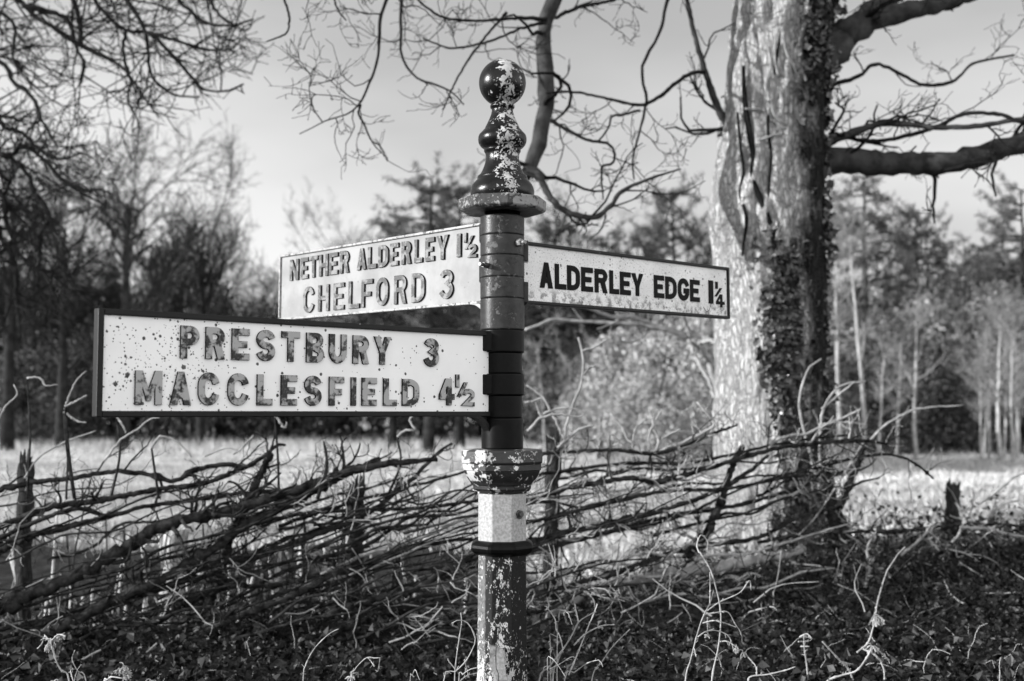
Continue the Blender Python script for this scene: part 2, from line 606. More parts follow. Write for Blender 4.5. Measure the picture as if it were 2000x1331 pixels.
def letter_front(name, dark, light, thr, scale, spec=0.3):
    m, t, b = newmat(name)
    k = NT(t)
    f = k.rng(k.noise(scale, 5, 0.6), thr - 0.06, thr + 0.06)
    f2 = k.rng(k.noise(scale * 4, 3, 0.6), 0.5, 0.66, 0, 0.2)
    done(k, b, k.mix(k.math('MAXIMUM', f, f2), dark, light), 0.55, k.bump(k.noise(scale * 4, 3), 0.0006), spec)
    return m
M_let_peel = letter_front('peeling_letter_faces', 0.018, 0.30, 0.49, 38)
M_let_grey = letter_front('grey_weathered_letter_faces', 0.045, 0.17, 0.53, 40)
M_let_black = letter_front('black_letter_paint', 0.003, 0.02, 0.78, 60, 0.08)
M_let_edge = mottled('dark_letter_edges', 0.003, 0.014, 60, 0.7, 0, None, (1, 1, 1), 0.08)
M_rim_black = flaking('black_rim_paint', 0.004, 0.32, 46, 0.665, 0.45, spec=0.2)
M_rim_pale = flaking('pale_rim_paint', 0.26, 0.06, 50, 0.56, 0.5, None, 0.3)
M_bolt = flaking('worn_bolt_metal', 0.16, 0.40, 60, 0.55, 0.35)
M_bolt_dark = flaking('dark_bolt_metal', 0.03, 0.3, 80, 0.62, 0.35)

# ------------------------------------------------------------------ cast letters drawn as outlines
def arc(cx, cy, rx, ry, a0, a1, n=10):
    return [(cx + rx * math.cos(a), cy + ry * math.sin(a)) for a in np.radians(np.linspace(a0, a1, n))]

def stroke(c, s):
    """closed outline of a centre line of width s with mitred corners"""
    c = np.asarray(c, float)
    d = unit(np.diff(c, axis=0))
    nn = np.stack([-d[:, 1], d[:, 0]], 1)
    L_, R_ = [], []
    for i in range(len(c)):
        if i == 0:
            o = nn[0]
        elif i == len(c) - 1:
            o = nn[-1]
        else:
            o = unit(nn[i - 1] + nn[i])
            o = o / max(0.55, float((o * nn[i]).sum()))
        L_.append(c[i] + o * s / 2)
        R_.append(c[i] - o * s / 2)
    return [tuple(p) for p in L_] + [tuple(p) for p in R_[::-1]]

def rrect(x0, y0, x1, y1, rx, ry, left=True):
    p = []
    p += arc(x1 - rx, y0 + ry, rx, ry, -90, 0)
    p += arc(x1 - rx, y1 - ry, rx, ry, 0, 90)
    if left:
        p += arc(x0 + rx, y1 - ry, rx, ry, 90, 180)
        p += arc(x0 + rx, y0 + ry, rx, ry, 180, 270)
    else:
        p += [(x0, y1), (x0, y0)]
    return p

def glyph(ch, w, s):
    h = s / 2
    t = s * 0.92
    if ch == 'I' or ch == '1':
        return [[(0, 0), (w, 0), (w, 1), (0, 1)]]
    if ch == 'E':
        a, b_ = .5 - t / 2, .5 + t / 2
        return [[(0, 0), (w, 0), (w, t), (s, t), (s, a), (w * .86, a), (w * .86, b_), (s, b_), (s, 1 - t), (w, 1 - t), (w, 1), (0, 1)]]
    if ch == 'F':
        a, b_ = .47 - t / 2, .47 + t / 2
        return [[(0, 0), (s, 0), (s, a), (w * .84, a), (w * .84, b_), (s, b_), (s, 1 - t), (w, 1 - t), (w, 1), (0, 1)]]
    if ch == 'L':
        return [[(0, 0), (w, 0), (w, t), (s, t), (s, 1), (0, 1)]]
    if ch == 'T':
        c = w / 2
        return [[(c - h, 0), (c + h, 0), (c + h, 1 - t), (w, 1 - t), (w, 1), (0, 1), (0, 1 - t), (c - h, 1 - t)]]
    if ch == 'H':
        a, b_ = .5 - t / 2, .5 + t / 2
        return [[(0, 0), (s, 0), (s, a), (w - s, a), (w - s, 0), (w, 0), (w, 1), (w - s, 1), (w - s, b_), (s, b_), (s, 1), (0, 1)]]
    if ch == 'N':
        return [[(0, 0), (s, 0), (s, .62), (w - s, 0), (w, 0), (w, 1), (w - s, 1), (w - s, .38), (s, 1), (0, 1)]]
    if ch == 'M':
        c = w / 2
        return [[(0, 0), (s, 0), (s, .66), (c - h * .6, .12), (c + h * .6, .12), (w - s, .66), (w - s, 0), (w, 0), (w, 1), (w - s * 1.05, 1), (c, .42), (s * 1.05, 1), (0, 1)]]
    if ch == 'A':
        c = w / 2
        k_ = s * 1.08
        e = c - h * 0.95
        def xl(y):
            return e * y
        yb0, yb1 = .2, .2 + t * .85
        return [[(0, 0), (k_, 0), (k_ + xl(yb0), yb0), (w - k_ - xl(yb0), yb0), (w - k_, 0), (w, 0), (w - e, 1), (e, 1)],
                [(k_ + xl(yb1), yb1), (w - k_ - xl(yb1), yb1), (c, .84)]]
    if ch == 'Y':
        c = w / 2
        return [[(c - h, 0), (c + h, 0), (c + h, .42), (w, 1), (w - s * 1.1, 1), (c, .58), (s * 1.1, 1), (0, 1), (c - h, .42)]]
    if ch in 'O':
        return [rrect(0, 0, w, 1, w / 2, w * .55), rrect(s, t, w - s, 1 - t, w / 2 - s, max(.02, w * .55 - t))]
    if ch == 'D':
        r = w * .62
        return [rrect(0, 0, w, 1, r, r * .75, False), rrect(s, t, w - s, 1 - t, max(.02, r - s), max(.02, r * .75 - t), False)]
    if ch == 'P':
        y0 = .42
        ry = (1 - y0) / 2
        rx = min(w * .5, ry * 1.1)
        return [[(0, 0), (s, 0), (s, y0)] + arc(w - rx, y0 + ry, rx, ry, -90, 90, 14) + [(0, 1)],
                [(s, y0 + t)] + arc(w - rx, y0 + ry, max(.02, rx - s), ry - t, -90, 90, 12) + [(s, 1 - t)]]
    if ch == 'R':
        y0 = .42
        ry = (1 - y0) / 2
        rx = min(w * .5, ry * 1.1)
        return [[(0, 0), (s, 0), (s, y0), (w * .47, y0), (w - s * 1.12, 0), (w, 0), (w * .80, y0 + .03)] + arc(w - rx, y0 + ry, rx, ry, -52, 90, 12) + [(0, 1)],
                [(s, y0 + t)] + arc(w - rx, y0 + ry, max(.02, rx - s), ry - t, -90, 90, 12) + [(s, 1 - t)]]
    if ch == 'B':
        ym = .52
        r1, r2 = ym / 2, (1 - ym) / 2
        rx1, rx2 = min(w * .5, r1), min(w * .48, r2)
        return [[(0, 0)] + arc(w - rx1, r1, rx1, r1, -90, 62, 12) + arc(w * .94 - rx2, ym + r2, rx2, r2, -62, 90, 12) + [(0, 1)],
                [(s, t)] + arc(w - rx1, r1 + .0, max(.02, rx1 - s), r1 - t * .98, -90, 90, 10) + [(s, ym - t * .5 + .01)],
                [(s, ym + t * .5)] + arc(w * .94 - rx2, ym + r2, max(.02, rx2 - s), r2 - t * .72, -90, 90, 10) + [(s, 1 - t)]]
    X0, X1, Y0, Y1 = h, w - h, t / 2, 1 - t / 2
    cx, rx = w / 2, w / 2 - h
    ry = min(w * .5, .3)
    if ch == 'C':
        c = arc(cx, Y1 - ry, rx, ry, 14, 180, 14) + arc(cx, Y0 + ry, rx, ry, 180, 346, 14)
        return [stroke(c, s)]
    if ch == 'G':
        c = arc(cx, Y1 - ry, rx, ry, 14, 180, 14) + arc(cx, Y0 + ry, rx, ry, 180, 358, 14) + [(X1, .44), (cx + .02, .44)]
        return [stroke(c, s)]
    if ch == 'U':
        c = [(X0, 1)] + arc(cx, Y0 + ry, rx, ry, 180, 360, 16) + [(X1, 1)]
        return [stroke(c, s)]
    if ch == 'S':
        r = (Y1 - Y0) / 4
        c = arc(cx, Y1 - r, rx, r, 15, 180, 12) + arc(cx, Y1 - r, rx, r, 190, 262, 6)[:] + arc(cx, Y0 + r, rx, r, 82, -0, 7) + arc(cx, Y0 + r, rx, r, -10, -165, 12)
        return [stroke(c, s)]
    if ch == '3':
        r1, r2 = (Y1 - Y0) * .27, (Y1 - Y0) * .23
        c = arc(cx, Y0 + r1, rx, r1, 195, 440, 18)[:] + [(cx - rx * .15, Y0 + 2 * r1)][:0] + arc(cx, Y1 - r2, rx * .94, r2, -70, 160, 16)
        return [stroke(c, s)]
    if ch == '2':
        r = (Y1 - Y0) * .30
        c = arc(cx, Y1 - r, rx, r, 170, -25, 16) + [(X0 + .02, Y0), (w, Y0)]
        return [stroke(c, s)]
    if ch == '4':
        a = .22
        m_ = w * .52
        return [[(m_, 0), (m_ + s, 0), (m_ + s, a), (w, a), (w, a + t), (m_ + s, a + t), (m_ + s, 1), (m_ - s * .35, 1), (0, a + t * .9), (0, a), (m_, a)],
                [(s * .95, a + t), (m_, a + t), (m_, .84)]]
    if ch == '/':
        return [[(0, 0), (s * 1.1, 0), (w, 1), (w - s * 1.1, 1)]]

def letters_mesh(items, depth, bevel, name, mats, parent, y_face):
    """items: (char, x0, x1, y0, y1, stroke m) in arm coordinates (u, v)"""
    cu = bpy.data.curves.new(name, 'CURVE')
    cu.dimensions = '2D'
    cu.fill_mode = 'BOTH'
    cu.extrude = depth / 2
    cu.bevel_depth = bevel
    cu.bevel_resolution = 1
    for ch, x0, x1, y0, y1, st, shear in items:
        H = y1 - y0
        for loop in glyph(ch, (x1 - x0) / H, st / H):
            sp = cu.splines.new('POLY')
            sp.points.add(len(loop) - 1)
            for p_, (a, c_) in zip(sp.points, loop):
                p_.co = (x0 + a * H, y0 + c_ * H + a * H * shear, 0, 1)
            sp.use_cyclic_u = True
    ob = bpy.data.objects.new(name, cu)
    C.objects.link(ob)
    dg = bpy.context.evaluated_depsgraph_get()
    me = bpy.data.meshes.new_from_object(ob.evaluated_get(dg))
    bpy.data.objects.remove(ob)
    bpy.data.curves.remove(cu)
    me.name = name
    me.materials.clear()
    for m_ in mats:
        me.materials.append(m_)
    # curve plane (x,y) -> arm plane (x,z); curve +z -> arm -y (towards the reader)
    me.transform(Matrix(((1, 0, 0, 0), (0, 0, -1, y_face - depth / 2), (0, 1, 0, 0), (0, 0, 0, 1))))
    for p_ in me.polygons:
        p_.material_index = 0 if p_.normal.y < -0.75 else 1
        p_.use_smooth = False
    o = bpy.data.objects.new(name, me)
    C.objects.link(o)
    o.parent = parent
    return o

# ------------------------------------------------------------------ the fingerpost
PD = 3.5                                     # depth of the post
AX = pt(981, 800, PD)[0]
PX = PD / F * 1.002                          # metres per photo pixel at the post
GP = float(ground_z(AX, PD))
def zz(py):
    return float(pt(981, py, PD)[2]) - GP
post = empty('fingerpost', (AX, PD, GP), 'old cast iron fingerpost with ball finial and three white direction arms on a flaking column', 'signpost')

# finial
def zy(v):
    return zz(90 + v * 0.2705)
prof = [(0.0, zy(97))]
ball_r, ball_c = 172 * .2705 * PX, zy(269)
for a in np.linspace(80, -62, 30):
    prof.append((ball_r * math.cos(math.radians(a)), ball_c + ball_r * math.sin(math.radians(a))))
for v, hw in [(424, 79), (430, 88), (440, 90), (450, 87), (455, 79), (470, 77), (500, 84), (530, 96), (560, 110), (590, 125), (606, 132), (612, 140), (622, 148),
              (632, 158), (645, 170), (662, 176), (680, 177), (700, 174), (716, 166), (730, 154), (738, 142), (744, 134), (756, 134), (766, 133), (774, 126), (790, 122), (815, 121), (845, 126),
              (875, 135), (905, 148), (928, 161), (938, 170), (942, 178), (955, 184), (966, 182), (972, 188), (985, 200), (1005, 216), (1030, 228), (1058, 233), (1085, 230), (1105, 222), (1120, 214), (1130, 212)]:
    prof.append((hw * .2705 * PX, zy(v)))
mb = MB()
mb.lathe(prof[::-1], 64, 0.3)
mb.build('ball_finial', M_finial, post, Matrix.Translation((0, 0, 0)))
# finial material works in x,y,z of the object; give the object its own origin at the axis (already the case)

# octagonal flange under the finial
mb = MB()
o8 = math.radians(7.5 - 90)
R8 = 87 * PX
z1, z0 = zz(391.5), zz(411.5)
mb.lathe([(R8 * .93, z0 - .006), (R8 * .985, z0 - .0015), (R8, z0 + .002), (R8 * 1.005, z1 - .003), (R8 * .985, z1)], 8, o8, False, 0, 0.012)
mb.build('octagonal_flange', M_cap, post)

# sleeve rings of the arms, one below the other
ring_px = [424, 462, 502, 544, 585, 646, 690, 731, 773, 817, 877]
for n_, (a, b_) in enumerate(zip(ring_px[:-1], ring_px[1:])):
    wide = n_ < 5 or n_ in (5, 7)
    r = (43.2 if n_ < 5 else 43.0 if wide else 39.0) * PX
    if n_ == 9:
        r = 40.5 * PX
    za, zb = zz(a) - 0.0012, zz(b_) + 0.0012
    mb = MB()
    mb.lathe([(r * .96, zb - .0012), (r * .988, zb), (r, zb + .0014), (r, zb + .004), (r, za - .004), (r, za - .0014), (r * .988, za), (r * .96, za + .0012)], 56)
    mb.build('sleeve_ring', M_ring_grey if n_ < 5 else M_ring_black, post)
mb = MB()
mb.lathe([(35 * PX, zz(890)), (35 * PX, zz(415))], 40)
mb.build('inner_pole', M_ring_black, post)

# capital: a stepped octagonal moulding
def zc(v):
    return zz(850 + v * 0.3616)
ap = 1 / math.cos(math.pi / 8)
off = math.pi / 8
mb = MB()
cap_prof = [(128, 312), (130, 303), (143, 297), (152, 286), (154, 268), (163, 262), (168, 250), (172, 243), (180, 232), (190, 214), (198, 196), (200, 188), (206, 184), (207, 156), (203, 152), (211, 147), (213, 140), (213, 86), (208, 78), (150, 74)]
mb.lathe([(hw * .3616 * PX * ap, zc(v)) for hw, v in cap_prof], 8, off, False, 0, 0.012)
mb.build('capital', M_capital, post)
mb = MB()
mb.lathe([(125.5 * .3616 * PX * ap, zc(575)), (125.5 * .3616 * PX * ap, zc(310))], 8, off, False, 0, 0.02)
mb.build('column_neck', M_white_col, post)
mb = MB()
mb.lathe([(127, 642), (138, 638), (150, 630), (159, 617), (162, 602), (160, 588), (152, 576), (140, 568), (128, 564)] and [(hw * .3616 * PX * ap, zc(v)) for hw, v in [(127, 642), (138, 638), (150, 630), (159, 617), (162, 602), (160, 588), (152, 576), (140, 568), (128, 564)]], 8, off, False, 0, 0.05)
mb.build('column_collar', M_ring_black, post)
mb = MB()
mb.lathe([(132 * .3616 * PX * ap, -0.12), (131 * .3616 * PX * ap, zz(1331)), (125 * .3616 * PX * ap, zc(640))], 8, off, False, 0, 0.02)
mb.build('column_shaft', M_shaft, post)
# raised pale shield at the foot of the column
mb = MB()
fy = -126 * .3616 * PX
sh = [(958, 1250), (984, 1258), (986, 1285), (990, 1310), (1000, 1345), (985, 1345), (972, 1318), (965, 1300), (958, 1290)]
poly = [((x - 981) * PX, zz(y)) for x, y in sh]
mb.prism(poly[::-1], fy - 0.014, fy + 0.004)
mb.build('foot_plate', M_white_col, post)

# hexagonal bolts
def bolt(px, py, radius, length, direc, mat, hex_r, nut=False):
    P0 = pt(px, py, PD)
    mb = MB()
    d = Vector(direc).normalized()
    rot = d.to_track_quat('Z', 'X').to_matrix().to_4x4()
    mb.lathe([(hex_r, 0), (hex_r, length * .5), (hex_r * .86, length * .55)], 6, 0.3, False)
    mb.lathe([(radius, length * .5), (radius, length)], 14, 0, True)
    a = math.atan2(direc[1], direc[0])
    z = float(P0[2]) - GP
    xoff = float(P0[0]) - AX
    ybase = -math.sqrt(max(0.0, (43 * PX) ** 2 - min(abs(xoff), 43 * PX) ** 2))
    mb.build('bolt', mat, post, Matrix.Translation((xoff, ybase - 0.001, z)) @ rot)
bolt(1011, 479, 0.006, 0.030, (0.75, -0.66, 0.0), M_bolt, 0.0115)
bolt(952, 523, 0.0055, 0.034, (-0.62, -0.78, 0.05), M_bolt_dark, 0.009)
bolt(1012, 1002, 0.007, 0.018, (0.6, -0.8, 0), M_bolt_dark, 0.0135)

# ---- arms
def ray_uv(o, d, px, py):
    """local (u, v) of a photo pixel on an arm's reading face"""
    ax_u, ax_v, ax_n = o
    P0 = np.array(d)
    dr = pt(px, py, 1.0) - EYE
    s = np.dot(P0 - EYE, ax_n) / np.dot(dr, ax_n)
    h = EYE + dr * s - P0
    return float(np.dot(h, ax_u)), float(np.dot(h, ax_v))

def make_arm(label, hdir, top_post, bot_post, end_x, end_top, end_bot, post_x, pan_mat, rim_mat, rows, rim, depth, let_mats, stroke_px, bracket, core_u0, bev=0.0009):
    hx, hy = hdir
    base = np.array([AX, PD, 0.0])
    # length from the photo pixel of the arm's end
    tgt = (end_x - 1000) / F
    Y_of = lambda s: (PD + hy * s)
    def px_of(s):
        Pw = np.array([AX + hx * s, PD + hy * s, 1.6]) - EYE
        zc_ = Pw[1] * CP
        return 1000 + F * Pw[0] / zc_
    lo_, hi_ = 0.3, 1.6
    for _ in range(50):
        mid = (lo_ + hi_) / 2
        if (px_of(mid) < end_x) == (hx > 0):
            lo_ = mid
        else:
            hi_ = mid
    U1 = (lo_ + hi_) / 2
    tp = (post_x - 1000) / F
    # s where the arm crosses pixel column post_x
    lo_, hi_ = 0.0, 0.3
    for _ in range(50):
        mid = (lo_ + hi_) / 2
        if (px_of(mid) < post_x) == (hx > 0):
            lo_ = mid
        else:
            hi_ = mid
    U0 = (lo_ + hi_) / 2
    zt0, zb0 = pt(post_x, top_post, Y_of(U0))[2], pt(post_x, bot_post, Y_of(U0))[2]
    zt1, zb1 = pt(end_x, end_top, Y_of(U1))[2], pt(end_x, end_bot, Y_of(U1))[2]
    H = ((zt0 - zb0) + (zt1 - zb1)) / 2
    slope = ((zt1 + zb1) - (zt0 + zb0)) / 2 / (U1 - U0)
    zbase = (zt0 + zb0) / 2 - H / 2 - slope * U0
    # arm axes: when the arm points left, u still grows to the right so that lettering reads
    ux = Vector((hx, hy, slope)).normalized()
    sgn = 1
    if hx < 0:
        ux = -ux
        sgn = -1
    uz = Vector((0, 0, 1))
    uy = uz.cross(ux).normalized()
    uz = ux.cross(uy).normalized()
    Mx = Matrix(((ux.x, uy.x, uz.x, 0), (ux.y, uy.y, uz.y, 0), (ux.z, uy.z, uz.z, zbase - GP), (0, 0, 0, 1)))
    T = 0.013
    yf = -T / 2
    a0, a1 = sorted((sgn * core_u0, sgn * (U1 - 0.002)))
    mb = MB()
    mb.box((a0, -T / 2, 0.003), (a1, T / 2, H - 0.003))
    arm = mb.build('arm', pan_mat, post, Mx)
    arm['label'] = label
    # raised rim
    rt = 0.0125
    b0, b1 = sorted((sgn * core_u0, sgn * U1))
    mb = MB()
    pr = 0.0075
    e0, e1 = (b1 - rim, b1) if sgn > 0 else (b0, b0 + rim)
    l0, l1 = (b0, b1 - rim) if sgn > 0 else (b0 + rim, b1)
    mb.box((l0, -T / 2 - pr, H - rim), (l1, T / 2 + pr, H))
    mb.box((l0, -T / 2 - pr, 0), (l1, T / 2 + pr, rim))
    mb.box((e0, -T / 2 - pr, 0), (e1, T / 2 + pr, H))
    rimo = mb.build('rim', rim_mat, arm)
    bv = rimo.modifiers.new('bevel', 'BEVEL')
    bv.width = 0.0022
    bv.segments = 2
    bv.limit_method = 'ANGLE'
    # quarter-round bracket below the arm at the post
    if bracket:
        br, drop, bt = bracket
        mb = MB()
        n_ = 14
        q = []
        for a in np.linspace(0, math.pi / 2, n_):
            q.append((core_u0 + 0.004 + br * (1 - math.sin(a)) , 0.0 - drop * (1 - math.cos(a))))
        q = np.array(q)
        inner = []
        dq = unit(np.gradient(q, axis=0))
        nr = np.stack([dq[:, 1], -dq[:, 0]], 1)
        for sgn2 in (1,):
            inner = q + nr * bt
        V, fcs = [], []
        for (u_, v_), (u2, v2) in zip(q, inner):
            for y_ in (-0.0135, 0.0135):
                V.append((sgn * u_, y_, v_))
                V.append((sgn * u2, y_, v2))
        for i_ in range(n_ - 1):
            o_ = i_ * 4
            fcs += [(o_, o_ + 1, o_ + 5, o_ + 4), (o_ + 3, o_ + 2, o_ + 6, o_ + 7), (o_ + 1, o_ + 3, o_ + 7, o_ + 5), (o_ + 2, o_, o_ + 4, o_ + 6)]
        mb.add(V, fcs, 0, False)
        mb.add([(sgn * core_u0, -0.003, 0), (sgn * (core_u0 + br * .55), -0.003, 0), (sgn * core_u0, -0.003, -drop * .55), (sgn * core_u0, 0.003, 0), (sgn * (core_u0 + br * .55), 0.003, 0), (sgn * core_u0, 0.003, -drop * .55)],
               [(0, 1, 2), (5, 4, 3), (0, 3, 4, 1), (1, 4, 5, 2), (2, 5, 3, 0)], 0, False)
        mb.build('bracket', rim_mat, arm)
    # lettering
    inv = Mx.inverted()
    wo_ = np.array([AX, PD, GP])
    un, vn, nn_ = np.array(ux), np.array(uz), np.array(uy)
    org = wo_ + np.array([0, 0, zbase - GP]) + nn_ * (yf - depth)
    for word in rows:
        items = []
        for ch, xa, xb, ytop, ybot in word:
            xm = (xa + xb) / 2
            ua, va = ray_uv((un, vn, nn_), org, xa, ybot)
            ub, vb = ray_uv((un, vn, nn_), org, xb, ybot)
            um, vt = ray_uv((un, vn, nn_), org, xm, ytop)
            um, vbm = ray_uv((un, vn, nn_), org, xm, ybot)
            hgt = vt - vbm
            items.append((ch, ua, ub, vbm, vt, stroke_px * (0.62 if hgt < 0.05 and ch in '1/24' else 1.0), 0.0))
        letters_mesh(items, depth, bev, 'lettering', let_mats, arm, yf + 0.0005)
    return arm, Mx, H, U0, U1, sgn

def word(chars, xr, s, ox, oy, y0, y1, y0e=None, y1e=None):
    """chars with their (x0,x1) in a zoomed crop; top/bottom lines run from (x first)->(x last)"""
    out = []
    n_ = len(chars)
    xa, xz = (xr[0][0] + xr[0][1]) / 2, (xr[-1][0] + xr[-1][1]) / 2
    for ch, (a, b_) in zip(chars, xr):
        f = 0 if xz == xa else ((a + b_) / 2 - xa) / (xz - xa)
        t_ = y0 + ((y0e if y0e is not None else y0) - y0) * f
        bt_ = y1 + ((y1e if y1e is not None else y1) - y1) * f
        out.append((ch, ox + a * s, ox + b_ * s, oy + t_ * s, oy + bt_ * s))
    return out

A2 = [word('PRESTBURY', [(484, 570), (607, 695), (735, 816), (856, 941), (978, 1062), (1099, 1180), (1210, 1291), (1326, 1399), (1430, 1506)], .4, 160, 560, 195, 348, 248, 378),
      word('3', [(1672, 1742)], .4, 160, 560, 257, 388),
      word('MACCLESFIELD', [(262, 388), (434, 530), (570, 668), (715, 812), (858, 928), (975, 1048), (1090, 1168), (1210, 1278), (1317, 1337), (1370, 1438), (1475, 1537), (1567, 1645)], .4, 160, 560, 414, 575, 455, 580),
      word('4', [(1748, 1818)], .4, 160, 560, 452, 577),
      word('1', [(1829, 1842)], .4, 160, 560, 432, 490) + word('/', [(1838, 1882)], .4, 160, 560, 470, 535) + word('2', [(1862, 1916)], .4, 160, 560, 503, 582)]
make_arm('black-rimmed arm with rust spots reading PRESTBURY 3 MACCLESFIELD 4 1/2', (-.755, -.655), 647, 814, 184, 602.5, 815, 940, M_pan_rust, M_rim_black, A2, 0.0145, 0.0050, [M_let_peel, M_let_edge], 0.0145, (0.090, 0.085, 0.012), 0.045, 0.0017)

A1 = [word('NETHER', [(163, 221), (240, 288), (298, 355), (367, 427), (437, 495), (512, 572)], .28, 520, 420, 312, 455, 252, 404),
      word('ALDERLEY', [(632, 692), (707, 765), (780, 848), (862, 918), (942, 1005), (1031, 1086), (1108, 1168), (1188, 1266)], .28, 520, 420, 236, 382, 145, 310),
      word('1', [(1328, 1353)], .28, 520, 420, 134, 292),
      word('1', [(1379, 1394)], .28, 520, 420, 128, 192) + word('/', [(1384, 1442)], .28, 520, 420, 150, 235) + word('2', [(1406, 1464)], .28, 520, 420, 205, 297),
      word('CHELFORD', [(256, 328), (360, 432), (468, 538), (572, 645), (662, 737), (765, 847), (890, 972), (1012, 1100)], .28, 520, 420, 503, 680, 407, 608),
      word('3', [(1206, 1298)], .28, 520, 420, 385, 582)]
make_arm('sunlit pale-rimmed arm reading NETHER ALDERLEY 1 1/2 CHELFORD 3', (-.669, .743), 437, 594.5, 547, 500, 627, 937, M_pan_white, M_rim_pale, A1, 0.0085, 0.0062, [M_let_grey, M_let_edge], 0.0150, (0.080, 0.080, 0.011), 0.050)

A3 = [word('ALDERLEY', [(303, 400), (421, 505), (517, 612), (627, 714), (732, 826), (847, 918), (930, 1010), (1020, 1107)], .25, 980, 450, 254, 450, 340, 512),
      word('EDGE', [(1195, 1271), (1284, 1368), (1382, 1466), (1477, 1549)], .25, 980, 450, 355, 527, 390, 557),
      word('1', [(1622, 1655)], .25, 980, 450, 394, 571),
      word('1', [(1673, 1689)], .25, 980, 450, 404, 456) + word('/', [(1668, 1722)], .25, 980, 450, 452, 518) + word('4', [(1680, 1743)], .25, 980, 450, 503, 600)]
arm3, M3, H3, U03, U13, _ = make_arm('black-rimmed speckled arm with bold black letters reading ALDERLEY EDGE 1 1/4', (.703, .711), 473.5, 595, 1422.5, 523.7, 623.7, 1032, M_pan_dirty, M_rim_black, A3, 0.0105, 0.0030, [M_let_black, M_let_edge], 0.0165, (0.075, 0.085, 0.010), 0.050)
# the thin hooked scratch in the paint below the fraction
Wm = Matrix.Translation(post.location) @ M3
pl = np.array(Wm @ Vector((0, -0.0068, 0)))
nv = np.array(Wm.to_3x3() @ Vector((0, 1, 0)))
q_ = []
for x_p, y_p in [(1374, 600), (1378, 607), (1382, 609), (1386, 604), (1389, 592)]:
    dr = pt(x_p, y_p, 1.0) - EYE
    s_ = np.dot(pl - EYE, nv) / np.dot(dr, nv)
    q_.append(np.array(Wm.inverted() @ Vector(EYE + dr * s_)))
mb = MB()
mb.tubes(spline(np.array(q_), 16), np.full(16, 0.0011), 5, 0, True)
mb.build('scratch', M_let_black, arm3)
# hinge lugs joining the arms to the sleeves
def lug(px0, px1, py0, py1, y0, y1, mat):
    mb = MB()
    mb.box(((px0 - 981) * PX, y0, zz(py1)), ((px1 - 981) * PX, y1, zz(py0)))
    o = mb.build('hinge_lug', mat, post)
    bv = o.modifiers.new('bevel', 'BEVEL')
    bv.width = 0.003
    bv.segments = 2
lug(935.5, 955, 437, 472, -0.002, 0.04, M_ring_grey)
lug(935.5, 955, 505, 551, -0.002, 0.04, M_ring_grey)
lug(1010, 1032, 470, 511, -0.004, 0.034, M_ring_grey)
lug(1010, 1032, 551, 592, -0.004, 0.034, M_ring_grey)
lug(937.5, 962, 649, 688, -0.058, 0.0, M_ring_black)
lug(937.5, 962, 732.5, 771.5, -0.058, 0.0, M_ring_black)

# ------------------------------------------------------------------ bark, twig and leaf materials
def bark_mat(name, lo, hi, sc, bump, stretch=(1, 1, 0.22), side_shade=0.0):
    m, t, b = newmat(name)
    k = NT(t)
    v = k.scaled(stretch)
    w = k.noise(sc * 0.5, 3, 0.5, v)
    dn = k.n('ShaderNodeTexNoise')
    dn.inputs['Scale'].default_value = sc * 0.5
    dn.inputs['Detail'].default_value = 5
    k.link(v, dn.inputs['Vector'])
    dm = k.n('ShaderNodeVectorMath', operation='MULTIPLY_ADD')
    k.link(dn.outputs['Color'], dm.inputs[0])
    dm.inputs[1].default_value = (2.2 / sc,) * 3
    k.link(v, dm.inputs[2])
    vo = k.voronoi(sc * 1.5, dm.outputs[0], 'DISTANCE_TO_EDGE')
    r2 = k.math('ABSOLUTE', k.math('SUBTRACT', k.noise(sc * 0.8, 5, 0.6, v, 0.4), 0.5))
    fis = k.math('MINIMUM', k.rng(vo.outputs['Distance'], 0.0, 0.14, 0.25, 1), k.rng(r2, 0.0, 0.05, 0.3, 1))
    n = k.noise(sc * 2.2, 6, 0.7, v)
    tone = k.rng(k.math('ADD', k.math('MULTIPLY', n, 0.8), k.math('MULTIPLY', k.noise(3.0, 4), 0.2)), 0.3, 0.68, lo, hi)
    fade = k.rng(k.noise(2.6, 3), 0.42, 0.62, 0.75, 1.0)
    col = k.math('MULTIPLY', tone, k.mix(fis, k.mix(fade, 0.6, 0.28), 1.0))
    if side_shade:  # shade on the trunk's right side painted into the bark colour, ragged edge
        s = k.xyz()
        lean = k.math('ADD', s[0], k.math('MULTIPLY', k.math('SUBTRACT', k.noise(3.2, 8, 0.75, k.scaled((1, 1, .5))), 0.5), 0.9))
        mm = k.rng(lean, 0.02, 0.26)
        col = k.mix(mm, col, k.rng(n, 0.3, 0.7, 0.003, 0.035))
    h = k.math('ADD', k.math('MULTIPLY', fis, 0.6), n)
    done(k, b, col, 0.95, k.bump(h, bump), 0.15)
    return m
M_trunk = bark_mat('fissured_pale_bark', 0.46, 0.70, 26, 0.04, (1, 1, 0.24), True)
M_limb = mottled('grey_limb_bark', 0.018, 0.055, 10, 0.95, 0.006, 30, (1, 1, 1), 0.15)
M_twig = mottled('dark_twig_bark', 0.006, 0.017, 12, 0.9, 0, None, (1, 1, 1), 0.06)
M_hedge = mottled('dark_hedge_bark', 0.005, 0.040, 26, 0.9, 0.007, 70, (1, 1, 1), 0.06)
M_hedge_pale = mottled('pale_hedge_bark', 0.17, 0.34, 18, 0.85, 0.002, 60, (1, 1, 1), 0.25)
M_shoot = mottled('straw_coloured_shoot', 0.36, 0.60, 20, 0.8, 0, None, (1, 1, 1), 0.3)
M_stake = bark_mat('sawn_stake_wood', 0.36, 0.56, 30, 0.004, (1, 1, 0.08))
M_stake_dark = bark_mat('rough_dark_stake_bark', 0.02, 0.06, 30, 0.008, (1, 1, 0.2))
M_bramble = random_island('bramble_leaf', 0.005, 0.026, 0.5, 0.35)
